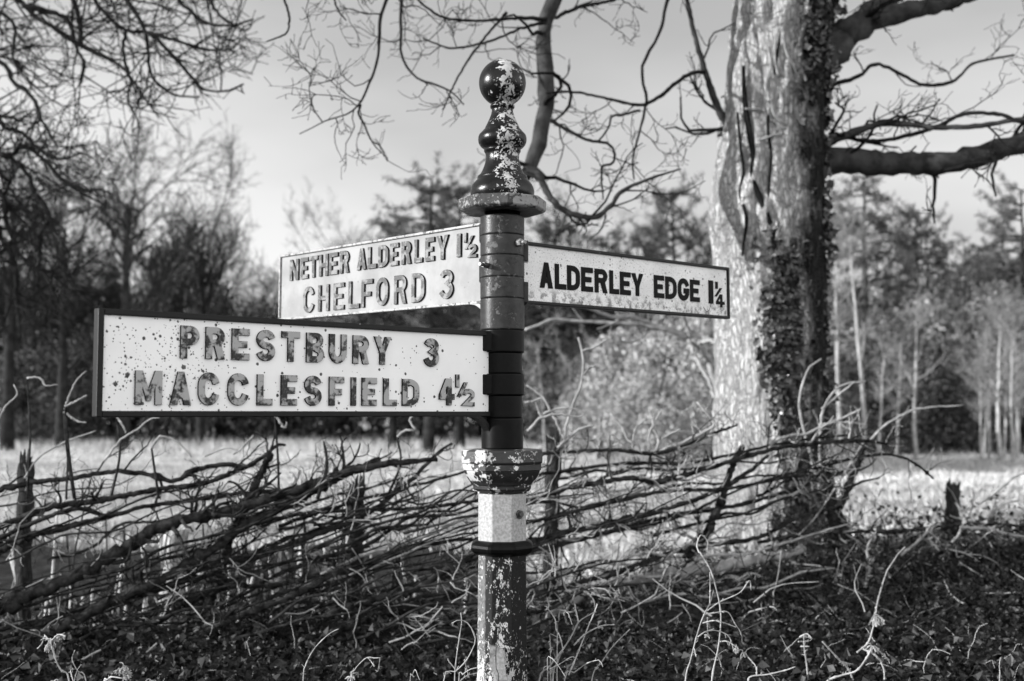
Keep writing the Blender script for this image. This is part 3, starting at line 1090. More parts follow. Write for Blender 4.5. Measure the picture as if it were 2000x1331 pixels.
M_ivy = random_island('glossy_ivy_leaf', 0.008, 0.15, 0.32, 0.5)
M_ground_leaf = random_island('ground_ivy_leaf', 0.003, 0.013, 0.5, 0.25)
M_litter = random_island('dead_leaf', 0.008, 0.09, 0.8, 0.2)
M_dry = mottled('bleached_dry_stem', 0.20, 0.42, 40, 0.7, 0, None, (1, 1, 1), 0.3)
M_dry_dark = mottled('dark_grass_stem', 0.015, 0.03, 40, 0.7)
M_bg_bark = mottled('distant_dark_bark', 0.012, 0.035, 3, 0.95, 0, None, (1, 1, 1), 0.1, 0.35)
M_bg_pale = mottled('distant_pale_birch_bark', 0.22, 0.42, 4, 0.8, 0, None, (1, 1, 0.5), 0.2, 0.2)
M_bg_twig = mottled('distant_twigs', 0.012, 0.035, 3, 0.95, 0, None, (1, 1, 1), 0.1, 0.4)
M_bg_ptwig = mottled('distant_pale_twigs', 0.16, 0.30, 3, 0.9, 0, None, (1, 1, 1), 0.1, 0.3)
M_needle = random_island('pine_needles', 0.045, 0.12, 0.6, 0.3)
M_holly = random_island('sunlit_evergreen_leaf', 0.20, 0.42, 0.45, 0.5)
M_mass = random_island('wood_undergrowth', 0.045, 0.15, 0.8, 0.2)
M_grass = random_island('bleached_field_grass', 0.42, 0.64, 0.8, 0.2)

def px_r(width_px, Y):
    return width_px * 0.5 * Y / F

def limb_mesh(path_px, widths_px, Y, n=40, sides=10, wob=0.0, seed=0):
    """smooth tapering limb through photo pixels at a given depth range"""
    P = spline(pts(path_px, Y), n)
    R = np.interp(np.linspace(0, 1, n), np.linspace(0, 1, len(widths_px)), widths_px) * 0.5 * P[:, 1] / F
    if wob:
        g = np.random.default_rng(seed)
        w = g.normal(size=(n, 3)) * R[:, None] * wob
        w[0] = 0
        P = P + w
        R = R * g.uniform(0.9, 1.12, n)
    return P, R

# ------------------------------------------------------------------ the big roadside tree right of the sign
TY = 8.3
tree = empty('broadleaf_tree', (float(pt(1512, 1095, TY)[0]), TY, float(ground_z(pt(1512, 1095, TY)[0], TY))),
             'large bare tree with thick pale fissured trunk and long level limb at right', 'tree')
TL = np.array(tree.location)
ctr = [(1540, 1160), (1522, 1095), (1510, 1000), (1506, 900), (1505, 750), (1503, 600), (1497, 500), (1493, 430), (1500, 340), (1508, 250), (1515, 150), (1533, 0), (1548, -170), (1560, -400), (1566, -650), (1580, -1000)]
wid = [330, 268, 226, 208, 205, 206, 214, 226, 212, 204, 200, 203, 200, 190, 165, 120]
NP, NS = 260, 120
Pc = spline(pts(ctr, TY), NP)
cum = np.linspace(0, 1, NP)
sl = np.concatenate([[0], np.cumsum(np.linalg.norm(np.diff(pts(ctr, TY), axis=0), axis=1))])
Rc = np.interp(cum, sl / sl[-1], np.array(wid) * 0.5 * TY / F)
a = np.arange(NS) * 2 * math.pi / NS
AA, ZZ = np.meshgrid(a, Pc[:, 2])
RR = np.repeat(Rc[:, None], NS, 1)
low = np.clip((TL[2] + 0.9 - ZZ) / 0.9, 0, 1)
RR = RR * (1 + 0.16 * low * np.cos(5 * AA + 0.7) + 0.05 * np.cos(2 * AA + ZZ * 0.9) + 0.02 * np.cos(3 * AA - ZZ * 1.7))
gg = np.random.default_rng(3)
for _ in range(34):                       # vertical ridges and fissures that wander up the trunk
    fq = gg.integers(9, 34)
    RR += 0.0036 * np.cos(fq * AA + gg.uniform(0, 6) + gg.uniform(0.5, 3.0) * np.sin(ZZ * gg.uniform(0.8, 6.0) + gg.uniform(0, 6))) * np.cos(ZZ * gg.uniform(0, 14) + gg.uniform(0, 6)) * (20.0 / fq) ** 0.4
for az, zc_, am, sa, sz in [(-2.5, 3.10, 0.05, 0.5, 0.30), (-1.9, 2.45, 0.03, 0.25, 0.5), (-0.9, 3.5, 0.03, 0.3, 0.4), (-2.2, 1.4, 0.02, 0.3, 0.25)]:
    da = np.angle(np.exp(1j * (AA - az)))
    RR += am * np.exp(-(da / sa) ** 2 - ((ZZ - zc_) / sz) ** 2)
V = np.stack([Pc[:, 0:1] + RR * np.cos(AA), Pc[:, 1:2] + RR * np.sin(AA), ZZ], -1)
mb = MB()
i, j = np.meshgrid(np.arange(NP - 1), np.arange(NS), indexing='ij')
j2 = (j + 1) % NS
mb.add(V.reshape(-1, 3) - TL, np.stack([i * NS + j, i * NS + j2, (i + 1) * NS + j2, (i + 1) * NS + j], -1).reshape(-1, 4))
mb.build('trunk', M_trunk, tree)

def trunk_at(z):
    return np.array([np.interp(z, Pc[:, 2], Pc[:, 0]), TY, z]), float(np.interp(z, Pc[:, 2], Rc))

# limbs: (photo pixels, widths, depth range, material, sides)
limbs = [
    ([(1570, 322), (1630, 312), (1700, 318), (1780, 322), (1850, 319), (1930, 301), (2000, 278), (2120, 240), (2300, 180)], [70, 52, 46, 43, 41, 38, 36, 30, 22], (8.3, 8.0), M_limb, 14),
    ([(1575, 130), (1625, 100), (1660, 65), (1700, 40), (1760, 25), (1860, 0), (1990, -40), (2150, -90)], [75, 60, 44, 34, 28, 22, 18, 12], (8.3, 8.6), M_limb, 12),
    ([(1600, 95), (1650, 62), (1690, 35), (1735, 0), (1800, -60), (1880, -160)], [50, 42, 38, 33, 28, 20], (8.3, 9.2), M_limb, 12),
    ([(1590, 290), (1620, 275), (1660, 262), (1720, 243), (1790, 245), (1840, 250), (1920, 245), (2000, 232), (2100, 225)], [26, 18, 13, 12, 11, 11, 10, 9, 7], (8.3, 7.7), M_limb, 8),
    ([(1600, 282), (1650, 268), (1700, 276), (1760, 268), (1830, 248), (1880, 224), (1940, 222), (2000, 240)], [16, 9, 8, 8, 8, 8, 8, 7], (8.3, 7.7), M_twig, 6),
    ([(1590, 175), (1625, 165), (1680, 148), (1710, 125), (1760, 145), (1800, 165), (1860, 160), (1900, 125), (1980, 108)], [16, 9, 8, 7, 7, 7, 6, 5, 4], (8.3, 8.9), M_twig, 6),
    ([(1440, 270), (1408, 222), (1385, 165), (1368, 110), (1350, 40), (1338, -20), (1320, -120)], [22, 15, 12, 10, 10, 9, 8], (8.3, 7.9), M_limb, 8),
    # great limb that leaves the trunk above the picture, arches over and hangs down behind the finial
    ([(1560, -420), (1480, -480), (1330, -470), (1200, -330), (1125, -150), (1085, -10), (1063, 60), (1064, 130), (1068, 200), (1056, 270), (1030, 335), (1005, 372)], [90, 76, 66, 58, 50, 46, 36, 29, 28, 33, 34, 22], (8.3, 7.6), M_limb, 12),
    ([(1028, 333), (1052, 345), (1076, 388), (1110, 415), (1160, 425), (1195, 400), (1212, 376), (1262, 352), (1330, 330)], [22, 15, 13, 12, 11, 9, 7, 5, 3], (7.62, 7.4), M_limb, 8),
    ([(1420, -440), (1380, -200), (1310, -20), (1290, 60), (1254, 131), (1262, 195), (1252, 250), (1236, 308), (1238, 350)], [34, 22, 11, 9, 8, 6.5, 6, 5, 3], (8.0, 7.5), M_twig, 7),
    ([(1376, 142), (1350, 143), (1318, 165), (1285, 190), (1250, 205), (1180, 192), (1120, 180), (1066, 182)], [9, 8, 8, 7, 6, 5, 5, 4], (8.0, 7.6), M_twig, 6),
    ([(1075, 235), (1110, 255), (1150, 275), (1185, 280), (1200, 300), (1195, 320), (1175, 330), (1178, 390)], [8, 7, 6, 6, 5, 5, 4, 3], (7.6, 7.4), M_twig, 6),
    ([(1250, 215), (1215, 225), (1195, 228), (1188, 250), (1170, 275)], [5, 5, 5, 4, 4], (7.6, 7.4), M_twig, 6),
    ([(1330, -470), (1100, -420), (900, -250), (810, -90), (785, 0), (784, 60), (783, 105), (800, 138), (818, 155), (845, 165), (880, 178), (905, 205)], [40, 34, 24, 13, 9, 8, 7, 7, 6, 5, 4, 3], (8.2, 6.9), M_twig, 7),
    ([(900, -250), (790, -100), (755, 0), (742, 40), (738, 115), (718, 170), (705, 200), (680, 222), (640, 235), (600, 255), (585, 262)], [18, 12, 9, 8, 7, 7, 6, 5, 4, 3, 2], (7.2, 6.9), M_twig, 6),
    ([(705, 205), (700, 222), (712, 245), (725, 275), (745, 300)], [5, 4, 4, 3, 2], (6.9, 6.8), M_twig, 5),
    ([(1068, 38), (1020, 35), (960, 40), (880, 38), (840, 20), (800, -20), (760, -90)], [10, 7, 6, 6, 5, 6, 8], (7.7, 7.2), M_twig, 6),
    ([(1066, 45), (1020, 55), (960, 80), (890, 95), (850, 85), (825, 75)], [8, 6, 5, 5, 4, 3], (7.7, 7.3), M_twig, 5),
    ([(990, 25), (950, 70), (920, 110), (890, 160), (865, 215)], [7, 5, 5, 4, 3], (7.6, 7.2), M_twig, 5),
    ([(1085, 35), (1130, 15), (1180, 5), (1240, -15), (1330, -60)], [9, 7, 7, 8, 10], (7.7, 8.0), M_twig, 5),
    ([(770, -120), (690, -60), (655, -10), (660, 20), (676, 40)], [10, 6, 5, 4, 3], (7.0, 6.8), M_twig, 5),
    ([(690, -60), (600, -50), (557, -10), (565, 30), (562, 62), (545, 72), (520, 82)], [8, 6, 6, 5, 5, 4, 3], (7.0, 6.7), M_twig, 5),
]
tw_src = []
for n_, (pp, ww, Yr, mt, sd) in enumerate(limbs):
    P, R = limb_mesh(pp, ww, Yr, 48, sd, 0.10 if mt is M_limb else 0.22, n_)
    mb = MB()
    mb.tubes(P - TL, R, sd, 0, True)
    mb.build('limb', mt, tree)
    tw_src.append((P, R))

def twigs_from(src, per_m, l1, l2, l3, trop, seed, counts=(1.0, 3.2, 2.2), rmin=0.0022, wig=0.42, keep=None):
    g = np.random.default_rng(seed)
    n0 = 24
    A = np.array([spline(p, n0) for p, r in src])
    B = np.array([np.interp(np.linspace(0, 1, n0), np.linspace(0, 1, len(r)), r) for p, r in src])
    tot = np.linalg.norm(np.diff(A, axis=1), axis=2).sum()
    c1 = max(1, int(tot * per_m * counts[0]))
    P1, R1 = sprout(A, B, c1, l1, (0.6, 1.25), wig, trop, 9, 0.5, 0.4, 0.02, rmin * 1.6, 0.018, g)
    if keep is not None:
        kp = keep(P1)
        P1, R1 = P1[kp], R1[kp]
    P2, R2 = sprout(P1, R1, int(len(P1) * counts[1]), l2, (0.5, 1.2), wig, trop, 7, 0.62, 0.5, 0.1, rmin, 0.006, g)
    if keep is not None:
        kp = keep(P2)
        P2, R2 = P2[kp], R2[kp]
    P3, R3 = sprout(P2, R2, int(len(P2) * counts[2]), l3, (0.5, 1.1), wig * 0.8, np.asarray(trop) + np.array([0, 0, 0.05]), 5, 0.75, 0.7, 0.1, rmin * 0.8, 0.004, g)
    R3[:, -1] *= 1.7
    return [(P1, R1), (P2, R2), (P3, R3)]

vis = [s for s in tw_src]
mb = MB()
# keep the wood of the twigs out of the clear patch of sky left of the finial
for P, R in twigs_from(vis, 3.8, 0.50, 0.22, 0.10, (0, 0, 0.02), 5, (1.0, 3.6, 2.8), 0.0028, 0.5):
    mb.tubes(P - TL, R, 3)
# upper crown above the picture: rising limbs seen only as shadow and from the side
g = np.random.default_rng(77)
top = Pc[-1]
A = np.array([[top - np.array([0, 0, 0.5]), top + np.array([0.05, 0, 1.2])]])
A = np.stack([spline(A[0], 10)])
P1, R1 = sprout(A, np.full((1, 10), 0.16), 9, 2.8, (0.3, 1.0), 0.2, (0, 0, 0.10), 9, 0.6, 0.3, 0.1, 0.02, 0.1, g)
P2, R2 = sprout(P1, R1, 60, 1.2, (0.5, 1.0), 0.3, (0, 0, 0.06), 7, 0.55, 0.3, 0.2, 0.004, 0.03, g)
P3, R3 = sprout(P2, R2, 320, 0.55, (0.5, 1.0), 0.35, (0, 0, 0.03), 6, 0.6, 0.4, 0.1, 0.003, 0.008, g)
for P, R, sd in ((P1, R1, 7), (P2, R2, 4), (P3, R3, 3)):
    mb.tubes(P - TL, R, sd)
tw = mb.build('twigs', M_twig, tree)
tw['kind'] = 'stuff'

# ivy climbing the trunk: stems and leaves
def on_trunk(px, py, lift=0.01):
    """point on the trunk's front surface behind a photo pixel"""
    for Yt in (TY,):
        p = pt(px, py, TY)
        c_, r_ = trunk_at(p[2])
        dx = np.clip((p[0] - c_[0]) / (r_ * 1.0), -0.985, 0.985)
        yy = TY - r_ * math.sqrt(1 - dx * dx) - lift
        return pt(px, py, yy)
ivy = empty('ivy_plant', tuple(TL + np.array([0.02, -0.42, 0])), 'dark glossy ivy climbing the shaded side of the big pale trunk', 'ivy')
IL = np.array(ivy.location)
vines = [([(1452, 130), (1455, 200), (1464, 260), (1473, 310), (1470, 350), (1486, 390), (1505, 440), (1512, 480), (1530, 560), (1535, 700), (1540, 900), (1548, 1060)], [7, 11, 13, 13, 11, 9, 9, 9, 10, 10, 11, 13], M_twig),
         ([(1512, 480), (1500, 420), (1502, 360), (1506, 300), (1500, 240), (1510, 160), (1520, 90), (1530, 20)], [7, 7, 6, 6, 6, 5, 5, 4], M_twig),
         ([(1548, 1060), (1570, 900), (1575, 700), (1580, 500), (1575, 380), (1585, 250), (1590, 100)], [12, 11, 10, 8, 8, 7, 5], M_twig),
         ([(1440, 220), (1446, 285), (1452, 330), (1445, 380), (1455, 400)], [5, 6, 6, 6, 5], M_twig),
         ([(1452, 400), (1458, 430), (1452, 480), (1450, 500)], [8, 7, 5, 4], M_twig)]
gi = np.random.default_rng(21)
for pp, ww, mt in vines:
    Q = np.array([on_trunk(x, y, 0.012) for x, y in pp])
    P = spline(Q, 40)
    R = np.interp(np.linspace(0, 1, 40), np.linspace(0, 1, len(ww)), ww) * 0.5 * TY / F
    mb = MB()
    mb.tubes(P - IL, R, 7, 0, True)
    mb.build('stem', mt, ivy)
pale = [[(1528, 60), (1535, 100), (1548, 130), (1562, 160)], [(1505, 195), (1512, 225), (1530, 240), (1545, 250)], [(1520, 170), (1528, 200), (1525, 225)], [(1455, 213), (1480, 214), (1490, 216)],
        [(1510, 235), (1520, 245), (1530, 252), (1547, 246)], [(1542, 255), (1538, 280), (1532, 298)], [(1480, 275), (1500, 268), (1525, 262)], [(1533, 165), (1535, 190), (1533, 205)],
        [(1515, 470), (1520, 450), (1532, 430)], [(1500, 90), (1505, 130), (1496, 165), (1503, 190)], [(1517, 60), (1513, 110), (1520, 150)]]
for pp in pale:
    Q = np.array([on_trunk(x, y, 0.03) for x, y in pp])
    P = spline(Q, 14)
    mb = MB()
    mb.tubes(P - IL, np.full(14, 3.2 * .5 * TY / F * 1.5), 5, 0, True)
    mb.build('dead_stem', M_hedge_pale, ivy)
cen = []
def patch(n_, x0, x1, y0, y1, dens):
    for _ in range(n_):
        x, y = gi.uniform(x0, x1), gi.uniform(y0, y1)
        if gi.uniform() < dens(x, y):
            cen.append(on_trunk(x, y, gi.uniform(0.015, 0.09)))
patch(9000, 1466, 1612, 470, 1080, lambda x, y: np.clip((x - (1496 - 22 * math.sin(y * 0.012))) / 50.0, 0, 1) * (0.72 + 0.28 * math.sin(y * 0.045 + x * 0.03)) * (0.45 if y < 560 else 1))
patch(1900, 1535, 1622, -60, 480, lambda x, y: np.clip((x - 1555) / 40, 0, 1) * 0.8)
patch(220, 1450, 1520, 430, 640, lambda x, y: 0.30 * np.clip((x - 1445) / 60, 0, 1))
# leaves that stand out past the right edge of the trunk
for _ in range(240):
    y = gi.uniform(380, 1080)
    p = pt(1606 + gi.uniform(-10, 12) + (14 if 430 < y < 520 else 0), y, TY - gi.uniform(-0.1, 0.25))
    cen.append(p)
# and round the back
for _ in range(700):
    z = gi.uniform(TL[2] + 0.2, TL[2] + 4.0)
    c_, r_ = trunk_at(z)
    aa = gi.uniform(-0.5, 2.4)
    cen.append(c_ + np.array([math.cos(aa), math.sin(aa), 0]) * (r_ + gi.uniform(0.01, 0.07)))
cen = np.array(cen)
Vv, ff = round_leaves(cen - IL, 0.066, gi, (-0.3, -0.9, 0.6))
mb = MB()
mb.add(Vv, ff, 0, False)
lv = mb.build('leaves', M_ivy, ivy)
lv['kind'] = 'stuff'

# ------------------------------------------------------------------ the tree that hangs in from the left
OY = 13.5
ox = -9.5
old = empty('broadleaf_tree', (ox, OY, float(ground_z(ox, OY))), 'bare overhanging tree whose dense drooping twigs fill the upper left of the sky', 'tree')
OL = np.array(old.location)
mb = MB()
P = spline(np.array([[ox, OY, OL[2] - 0.15], [ox + .05, OY, 1.6], [ox - .05, OY, 3.4], [ox + .1, OY - .1, 5.4], [ox + .5, OY - .2, 7.5], [ox + .8, OY, 9.6]]), 40)
R = np.interp(np.linspace(0, 1, 40), [0, .08, .3, 1], [.55, .40, .33, .10])
g = np.random.default_rng(8)
mb.tubes(P - OL, R * .8 * g.uniform(.97, 1.03, 40), 20, 0, True)
mb.build('trunk', M_limb, old)
def zl(pp):
    return [(x * .3757, y * .3757) for x, y in pp]
hang = [
    ([(-560, 60), (-300, 40), (-120, 70), (0, 120), (25, 162), (50, 175), (70, 205), (80, 232), (110, 285)], [60, 36, 16, 11, 10, 9, 8, 7, 4], (11.9, 10.3)),
    ([(-560, -140), (-300, -160), (-60, -70), (45, 10), (85, 42), (160, 90), (225, 122), (255, 152), (285, 195), (310, 230)], [56, 40, 18, 11, 10, 9, 8, 7, 5, 3], (11.9, 10.2)),
    ([(-500, -300), (-100, -300), (120, -130), (185, 0), (205, 25), (245, 60), (290, 65), (320, 90), (370, 145), (395, 175), (440, 180), (475, 165)], [60, 44, 22, 11, 10, 9, 8, 7, 6, 6, 5, 3], (11.9, 10.0)),
    ([(120, -130), (210, -40), (250, 5), (275, 45), (287, 75), (290, 120), (300, 155), (330, 180), (350, 188), (390, 190)], [20, 12, 10, 9, 8, 7, 6, 5, 4, 3], (10.6, 10.0)),
    ([(-560, 200), (-200, 240), (-60, 280), (0, 300), (30, 300), (48, 285), (75, 305), (100, 325), (120, 350), (150, 372), (205, 400)], [50, 30, 16, 12, 11, 10, 9, 8, 7, 6, 4], (11.9, 10.9)),
    ([(0, 300), (40, 325), (58, 350), (65, 375), (90, 400), (92, 430), (80, 465), (78, 500), (72, 560)], [10, 9, 8, 8, 7, 7, 6, 5, 3], (11.2, 10.8)),
    ([(-560, 300), (-200, 330), (-40, 360), (5, 385), (12, 430), (30, 480), (50, 510), (90, 540), (115, 590)], [40, 24, 14, 11, 10, 9, 8, 6, 4], (11.9, 10.6)),
    ([(-300, -160), (-120, -60), (-30, 10), (18, 35), (30, 60), (25, 110), (40, 140), (70, 170), (110, 168)], [24, 16, 10, 8, 7, 6, 5, 4, 3], (11.5, 10.6)),
    ([(45, 10), (120, 30), (140, 60), (150, 95), (165, 125), (158, 165)], [9, 8, 7, 6, 5, 3], (10.6, 10.3)),
    ([(100, -300), (260, -200), (330, -60), (350, 0), (375, 25), (400, 45), (450, 50), (495, 38)], [30, 20, 10, 8, 7, 6, 5, 3], (11.2, 10.0)),
    ([(260, -200), (360, -80), (410, 0), (425, 25), (450, 45), (480, 60), (492, 48)], [14, 9, 7, 6, 5, 4, 2], (10.9, 10.0)),
    ([(290, 65), (330, 75), (370, 88), (410, 98), (450, 96), (465, 85)], [7, 6, 5, 5, 4, 3], (10.3, 10.0)),
    ([(160, 90), (150, 20), (120, -40), (60, -100)], [8, 8, 9, 12], (10.5, 11.1)),
    ([(245, 60), (240, 100), (250, 140), (255, 165), (250, 195), (270, 240), (258, 258)], [7, 6, 6, 5, 4, 3, 2], (10.3, 10.0)),
    ([(120, 350), (165, 372), (190, 370), (215, 378)], [6, 6, 5, 3], (10.9, 10.6)),
    ([(-60, 280), (-20, 220), (10, 250), (45, 262), (85, 300), (120, 310), (160, 300)], [9, 8, 7, 7, 6, 5, 3], (11.5, 11.1)),
    ([(-100, 430), (-20, 440), (5, 470), (28, 520), (34, 600), (40, 660)], [16, 12, 10, 9, 7, 4], (11.5, 11.1)),
]
hs = []
for n_, (pp, ww, Yr) in enumerate(hang):
    P, R = limb_mesh(pp, np.array(ww) * 1.2, Yr, 40, 6, 0.25, 50 + n_)
    mb = MB()
    mb.tubes(P - OL, R, 6, 0, True)
    mb.build('branch', M_twig, old)
    hs.append((P, R))
# joining limbs from the trunk to the hanging branches
for n_, (z, tgt) in enumerate([(4.2, 0), (3.8, 4), (6.2, 1), (7.4, 2), (3.2, 6)]):
    q = hs[tgt][0][0]
    c_ = np.array([np.interp(z, [0, 9.6], [ox, ox + .8]), OY, z])
    P = spline(np.array([c_, (c_ + q) / 2 + np.array([0, 0, .25]), q]), 16)
    mb = MB()
    mb.tubes(P - OL, np.linspace(.14, hs[tgt][1][0], 16), 10, 0, True)
    mb.build('limb', M_limb, old)
def in_left_sky(Q):
    e = Q[:, -1]
    ex, ey = e[:, 0] * F / e[:, 1] + 1000, 800 - (e[:, 2] - 1.6) * F / e[:, 1]
    return ex < np.clip(520 - np.maximum(ey - 150, 0) * 1.5, 235, 520)
mb = MB()
for P, R in twigs_from(hs, 7.5, 0.80, 0.40, 0.18, (0.04, 0, -0.02), 15, (1.0, 3.4, 1.8), 0.0055, 0.30, keep=in_left_sky):
    mb.tubes(P - OL, R, 3)
tw = mb.build('twigs', M_twig, old)
tw['kind'] = 'stuff'

# ------------------------------------------------------------------ the laid hedge
HB = (float(pt(600, 1250, 5.7)[0]), 5.7, float(ground_z(-1.0, 5.7)))
hedge = empty('laid_hedge', HB, 'laid hedge of slanting dark branches and bare twigs running behind the signpost', 'hedge')
HL = np.array(hedge.location)
def z7(pp):
    return [(x * .45, 800 + y * .45) for x, y in pp]
ple = [
    (z7([(-120, 390), (0, 350), (120, 320), (300, 300), (500, 270), (640, 280), (760, 310), (850, 260), (980, 240), (1080, 245), (1200, 160), (1240, 155)]), [11, 11, 10, 10, 9, 9, 8, 9, 9, 9, 8, 5], (5.5, 5.7)),
    (z7([(-120, 570), (0, 510), (200, 430), (400, 400), (560, 370), (700, 345), (900, 315), (1000, 275), (1100, 235)]), [14, 13, 13, 12, 11, 10, 9, 8, 5], (5.4, 5.6)),
    (z7([(-150, 600), (0, 560), (150, 490), (330, 430), (470, 460), (640, 420), (800, 400), (950, 375), (1100, 360), (1290, 350), (1420, 350)]), [9, 9, 9, 9, 8, 8, 8, 8, 8, 7, 4], (5.6, 5.8)),
    (z7([(-150, 920), (0, 860), (150, 800), (330, 720), (480, 640), (600, 570), (680, 520), (800, 480), (950, 450), (1100, 410), (1250, 360), (1400, 310), (1560, 260), (1700, 235), (1900, 215)]), [28, 26, 26, 26, 26, 26, 24, 21, 20, 19, 18, 17, 14, 11, 8], (5.3, 5.6)),
    (z7([(-150, 1230), (0, 1120), (200, 990), (400, 880), (560, 800), (700, 740), (850, 650), (950, 590), (1050, 510), (1200, 440), (1330, 380)]), [22, 22, 21, 20, 20, 19, 18, 17, 16, 15, 13], (5.2, 5.6)),
    (z7([(1180, 430), (1300, 380), (1420, 320), (1500, 275), (1640, 225)]), [20, 20, 18, 15, 11], (5.7, 5.6)),
    (z7([(0, 1170), (250, 960), (500, 830), (760, 760), (900, 680), (1100, 640), (1250, 590), (1400, 530), (1600, 450), (1800, 290), (1900, 190), (1960, 150)]), [18, 17, 16, 15, 14, 13, 12, 11, 11, 10, 8, 5], (5.4, 6.0)),
    (z7([(-60, 1170), (0, 1130), (300, 1010), (600, 960), (800, 850), (1000, 770), (1200, 760), (1500, 690), (1700, 640), (1900, 580), (2050, 560)]), [11, 11, 11, 10, 10, 10, 9, 9, 9, 8, 7], (5.5, 6.0)),
    (z7([(700, 1120), (840, 1000), (950, 940), (1100, 870), (1250, 820), (1400, 740), (1550, 680)]), [12, 14, 14, 13, 12, 11, 9], (5.2, 5.5)),
    (z7([(900, 1170), (1050, 1090), (1300, 1000), (1500, 950), (1700, 870), (1900, 830), (2060, 780), (2200, 700)]), [12, 12, 11, 11, 12, 12, 11, 9], (5.2, 5.7)),
    (z7([(900, 560), (1050, 510), (1300, 455), (1500, 440), (1800, 430), (2050, 400), (2250, 380)]), [8, 8, 8, 7, 7, 7, 5], (5.8, 6.1)),
    (z7([(1400, 900), (1600, 830), (1800, 780), (1950, 690), (2100, 600)]), [12, 13, 13, 12, 9], (5.3, 5.6)),
    (z7([(860, 930), (900, 850), (950, 740), (1000, 560), (1050, 450), (1130, 280), (1180, 190)]), [12, 15, 16, 17, 17, 15, 13], (5.7, 5.6)),
    (z7([(-100, 690), (0, 620), (120, 560), (240, 520), (400, 480), (560, 450)]), [12, 11, 9, 8, 7, 4], (5.7, 5.8)),
    ([(1000, 985), (1030, 975), (1130, 950), (1200, 938), (1240, 935), (1275, 942), (1330, 930), (1400, 910), (1500, 880), (1600, 865), (1690, 862), (1740, 870)], [12, 12, 11, 10, 10, 10, 9, 9, 8, 8, 7, 4], (6.0, 6.6)),
    ([(1000, 1070), (1100, 1042), (1200, 1020), (1350, 980), (1450, 930), (1500, 890)], [11, 11, 11, 10, 9, 6], (5.9, 6.8)),
    ([(1000, 1085), (1150, 1050), (1300, 1010), (1450, 985), (1600, 940), (1680, 905)], [9, 9, 9, 8, 7, 5], (6.1, 7.2)),
    ([(1000, 1170), (1200, 1120), (1330, 1075), (1480, 1050), (1560, 1010), (1640, 990)], [10, 10, 9, 9, 8, 6], (5.9, 7.2)),
    ([(960, 1260), (1040, 1215), (1150, 1160), (1260, 1128), (1400, 1108), (1500, 1090), (1570, 1075)], [14, 15, 17, 20, 21, 19, 14], (5.9, 7.2)),
    ([(1050, 890), (1080, 885), (1200, 880), (1290, 885), (1400, 845), (1440, 830)], [7, 7, 7, 7, 6, 4], (6.2, 6.6)),
    ([(1480, 970), (1580, 920), (1700, 890), (1760, 893), (1800, 915), (1822, 935)], [7, 6, 6, 5, 5, 4], (6.6, 7.0)),
    ([(1640, 992), (1655, 955), (1676, 905), (1690, 865)], [15, 13, 12, 9], (7.0, 7.0)),
    ([(1340, 1090), (1380, 1040), (1410, 975), (1428, 920), (1450, 872)], [16, 15, 14, 13, 11], (6.5, 6.5)),
    ([(1000, 935), (1100, 920), (1230, 905), (1330, 905), (1420, 890), (1550, 862), (1660, 850)], [7, 7, 6, 6, 6, 5, 4], (6.3, 6.8)),
    ([(1040, 1020), (1180, 985), (1300, 960), (1420, 955), (1550, 930), (1600, 930)], [8, 8, 7, 7, 6, 4], (6.0, 6.7)),
    ([(1480, 1060), (1600, 1040), (1750, 1038), (1900, 1025), (2050, 1030)], [8, 8, 7, 7, 6], (7.0, 7.6)),
]
hs2 = []
for n_, (pp, ww, Yr) in enumerate(ple):
    P, R = limb_mesh(pp, ww, Yr, 80, 9, 0.19, 200 + n_)
    gk = np.random.default_rng(1200 + n_)
    for kk in gk.integers(4, 76, 7):            # knots and swellings where side shoots were cut
        R[kk - 1:kk + 2] *= np.array([1.12, gk.uniform(1.2, 1.5), 1.1])
    mb = MB()
    mb.tubes(P - HL, R, 8, 0, True)
    mb.build('branch', M_hedge_pale if n_ in (18,) else M_hedge, hedge)
    hs2.append((P, R))
def open_to_trunk(P, R, share):
    """the hedge is thin in front of the lit foot of the big tree"""
    e = P.mean(1)
    ex, ey = e[:, 0] * F / e[:, 1] + 1000, 800 - (e[:, 2] - 1.6) * F / e[:, 1]
    gq = np.random.default_rng(len(P))
    kp = ~((ex > 1370) & (ex < 1500) & (ey > 850) & (ey < 1120) & (gq.uniform(size=len(P)) < share))
    return P[kp], R[kp]
# thinner parallel rods that fill the hedge
g = np.random.default_rng(31)
rods = []
for _ in range(105):
    x0 = g.uniform(-200, 850)
    y0 = g.uniform(960, 1345) + (40 if x0 > 600 else 0)
    ln = g.uniform(250, 700)
    sl_ = g.uniform(-0.42, -0.20)
    Yr = g.uniform(5.1, 6.0)
    pp = [(x0 + ln * u, y0 + sl_ * ln * u + g.normal() * 7) for u in np.linspace(0, 1, 7)]
    if pp[-1][1] < 905:
        continue
    rods.append((pp, list(np.array([7, 6.5, 6, 5.5, 5, 4, 2.5]) * g.uniform(.6, 1.25)), (Yr, Yr + 0.15)))
for _ in range(50):
    x0 = g.uniform(1000, 1330)
    y0 = g.uniform(930, 1250) - (x0 - 1000) * 0.12
    ln = g.uniform(180, 460)
    sl_ = g.uniform(-0.34, -0.10)
    Yr = g.uniform(6.0, 7.2)
    pp = [(x0 + ln * u, y0 + sl_ * ln * u + g.normal() * 7) for u in np.linspace(0, 1, 7)]
    if pp[-1][1] < 870:
        continue
    if pp[-1][0] > 1400 and g.uniform() < .6:
        continue
    rods.append((pp, [6.5, 6, 6, 5, 5, 4, 2.5], (Yr, Yr + 0.3)))
rs_ = []
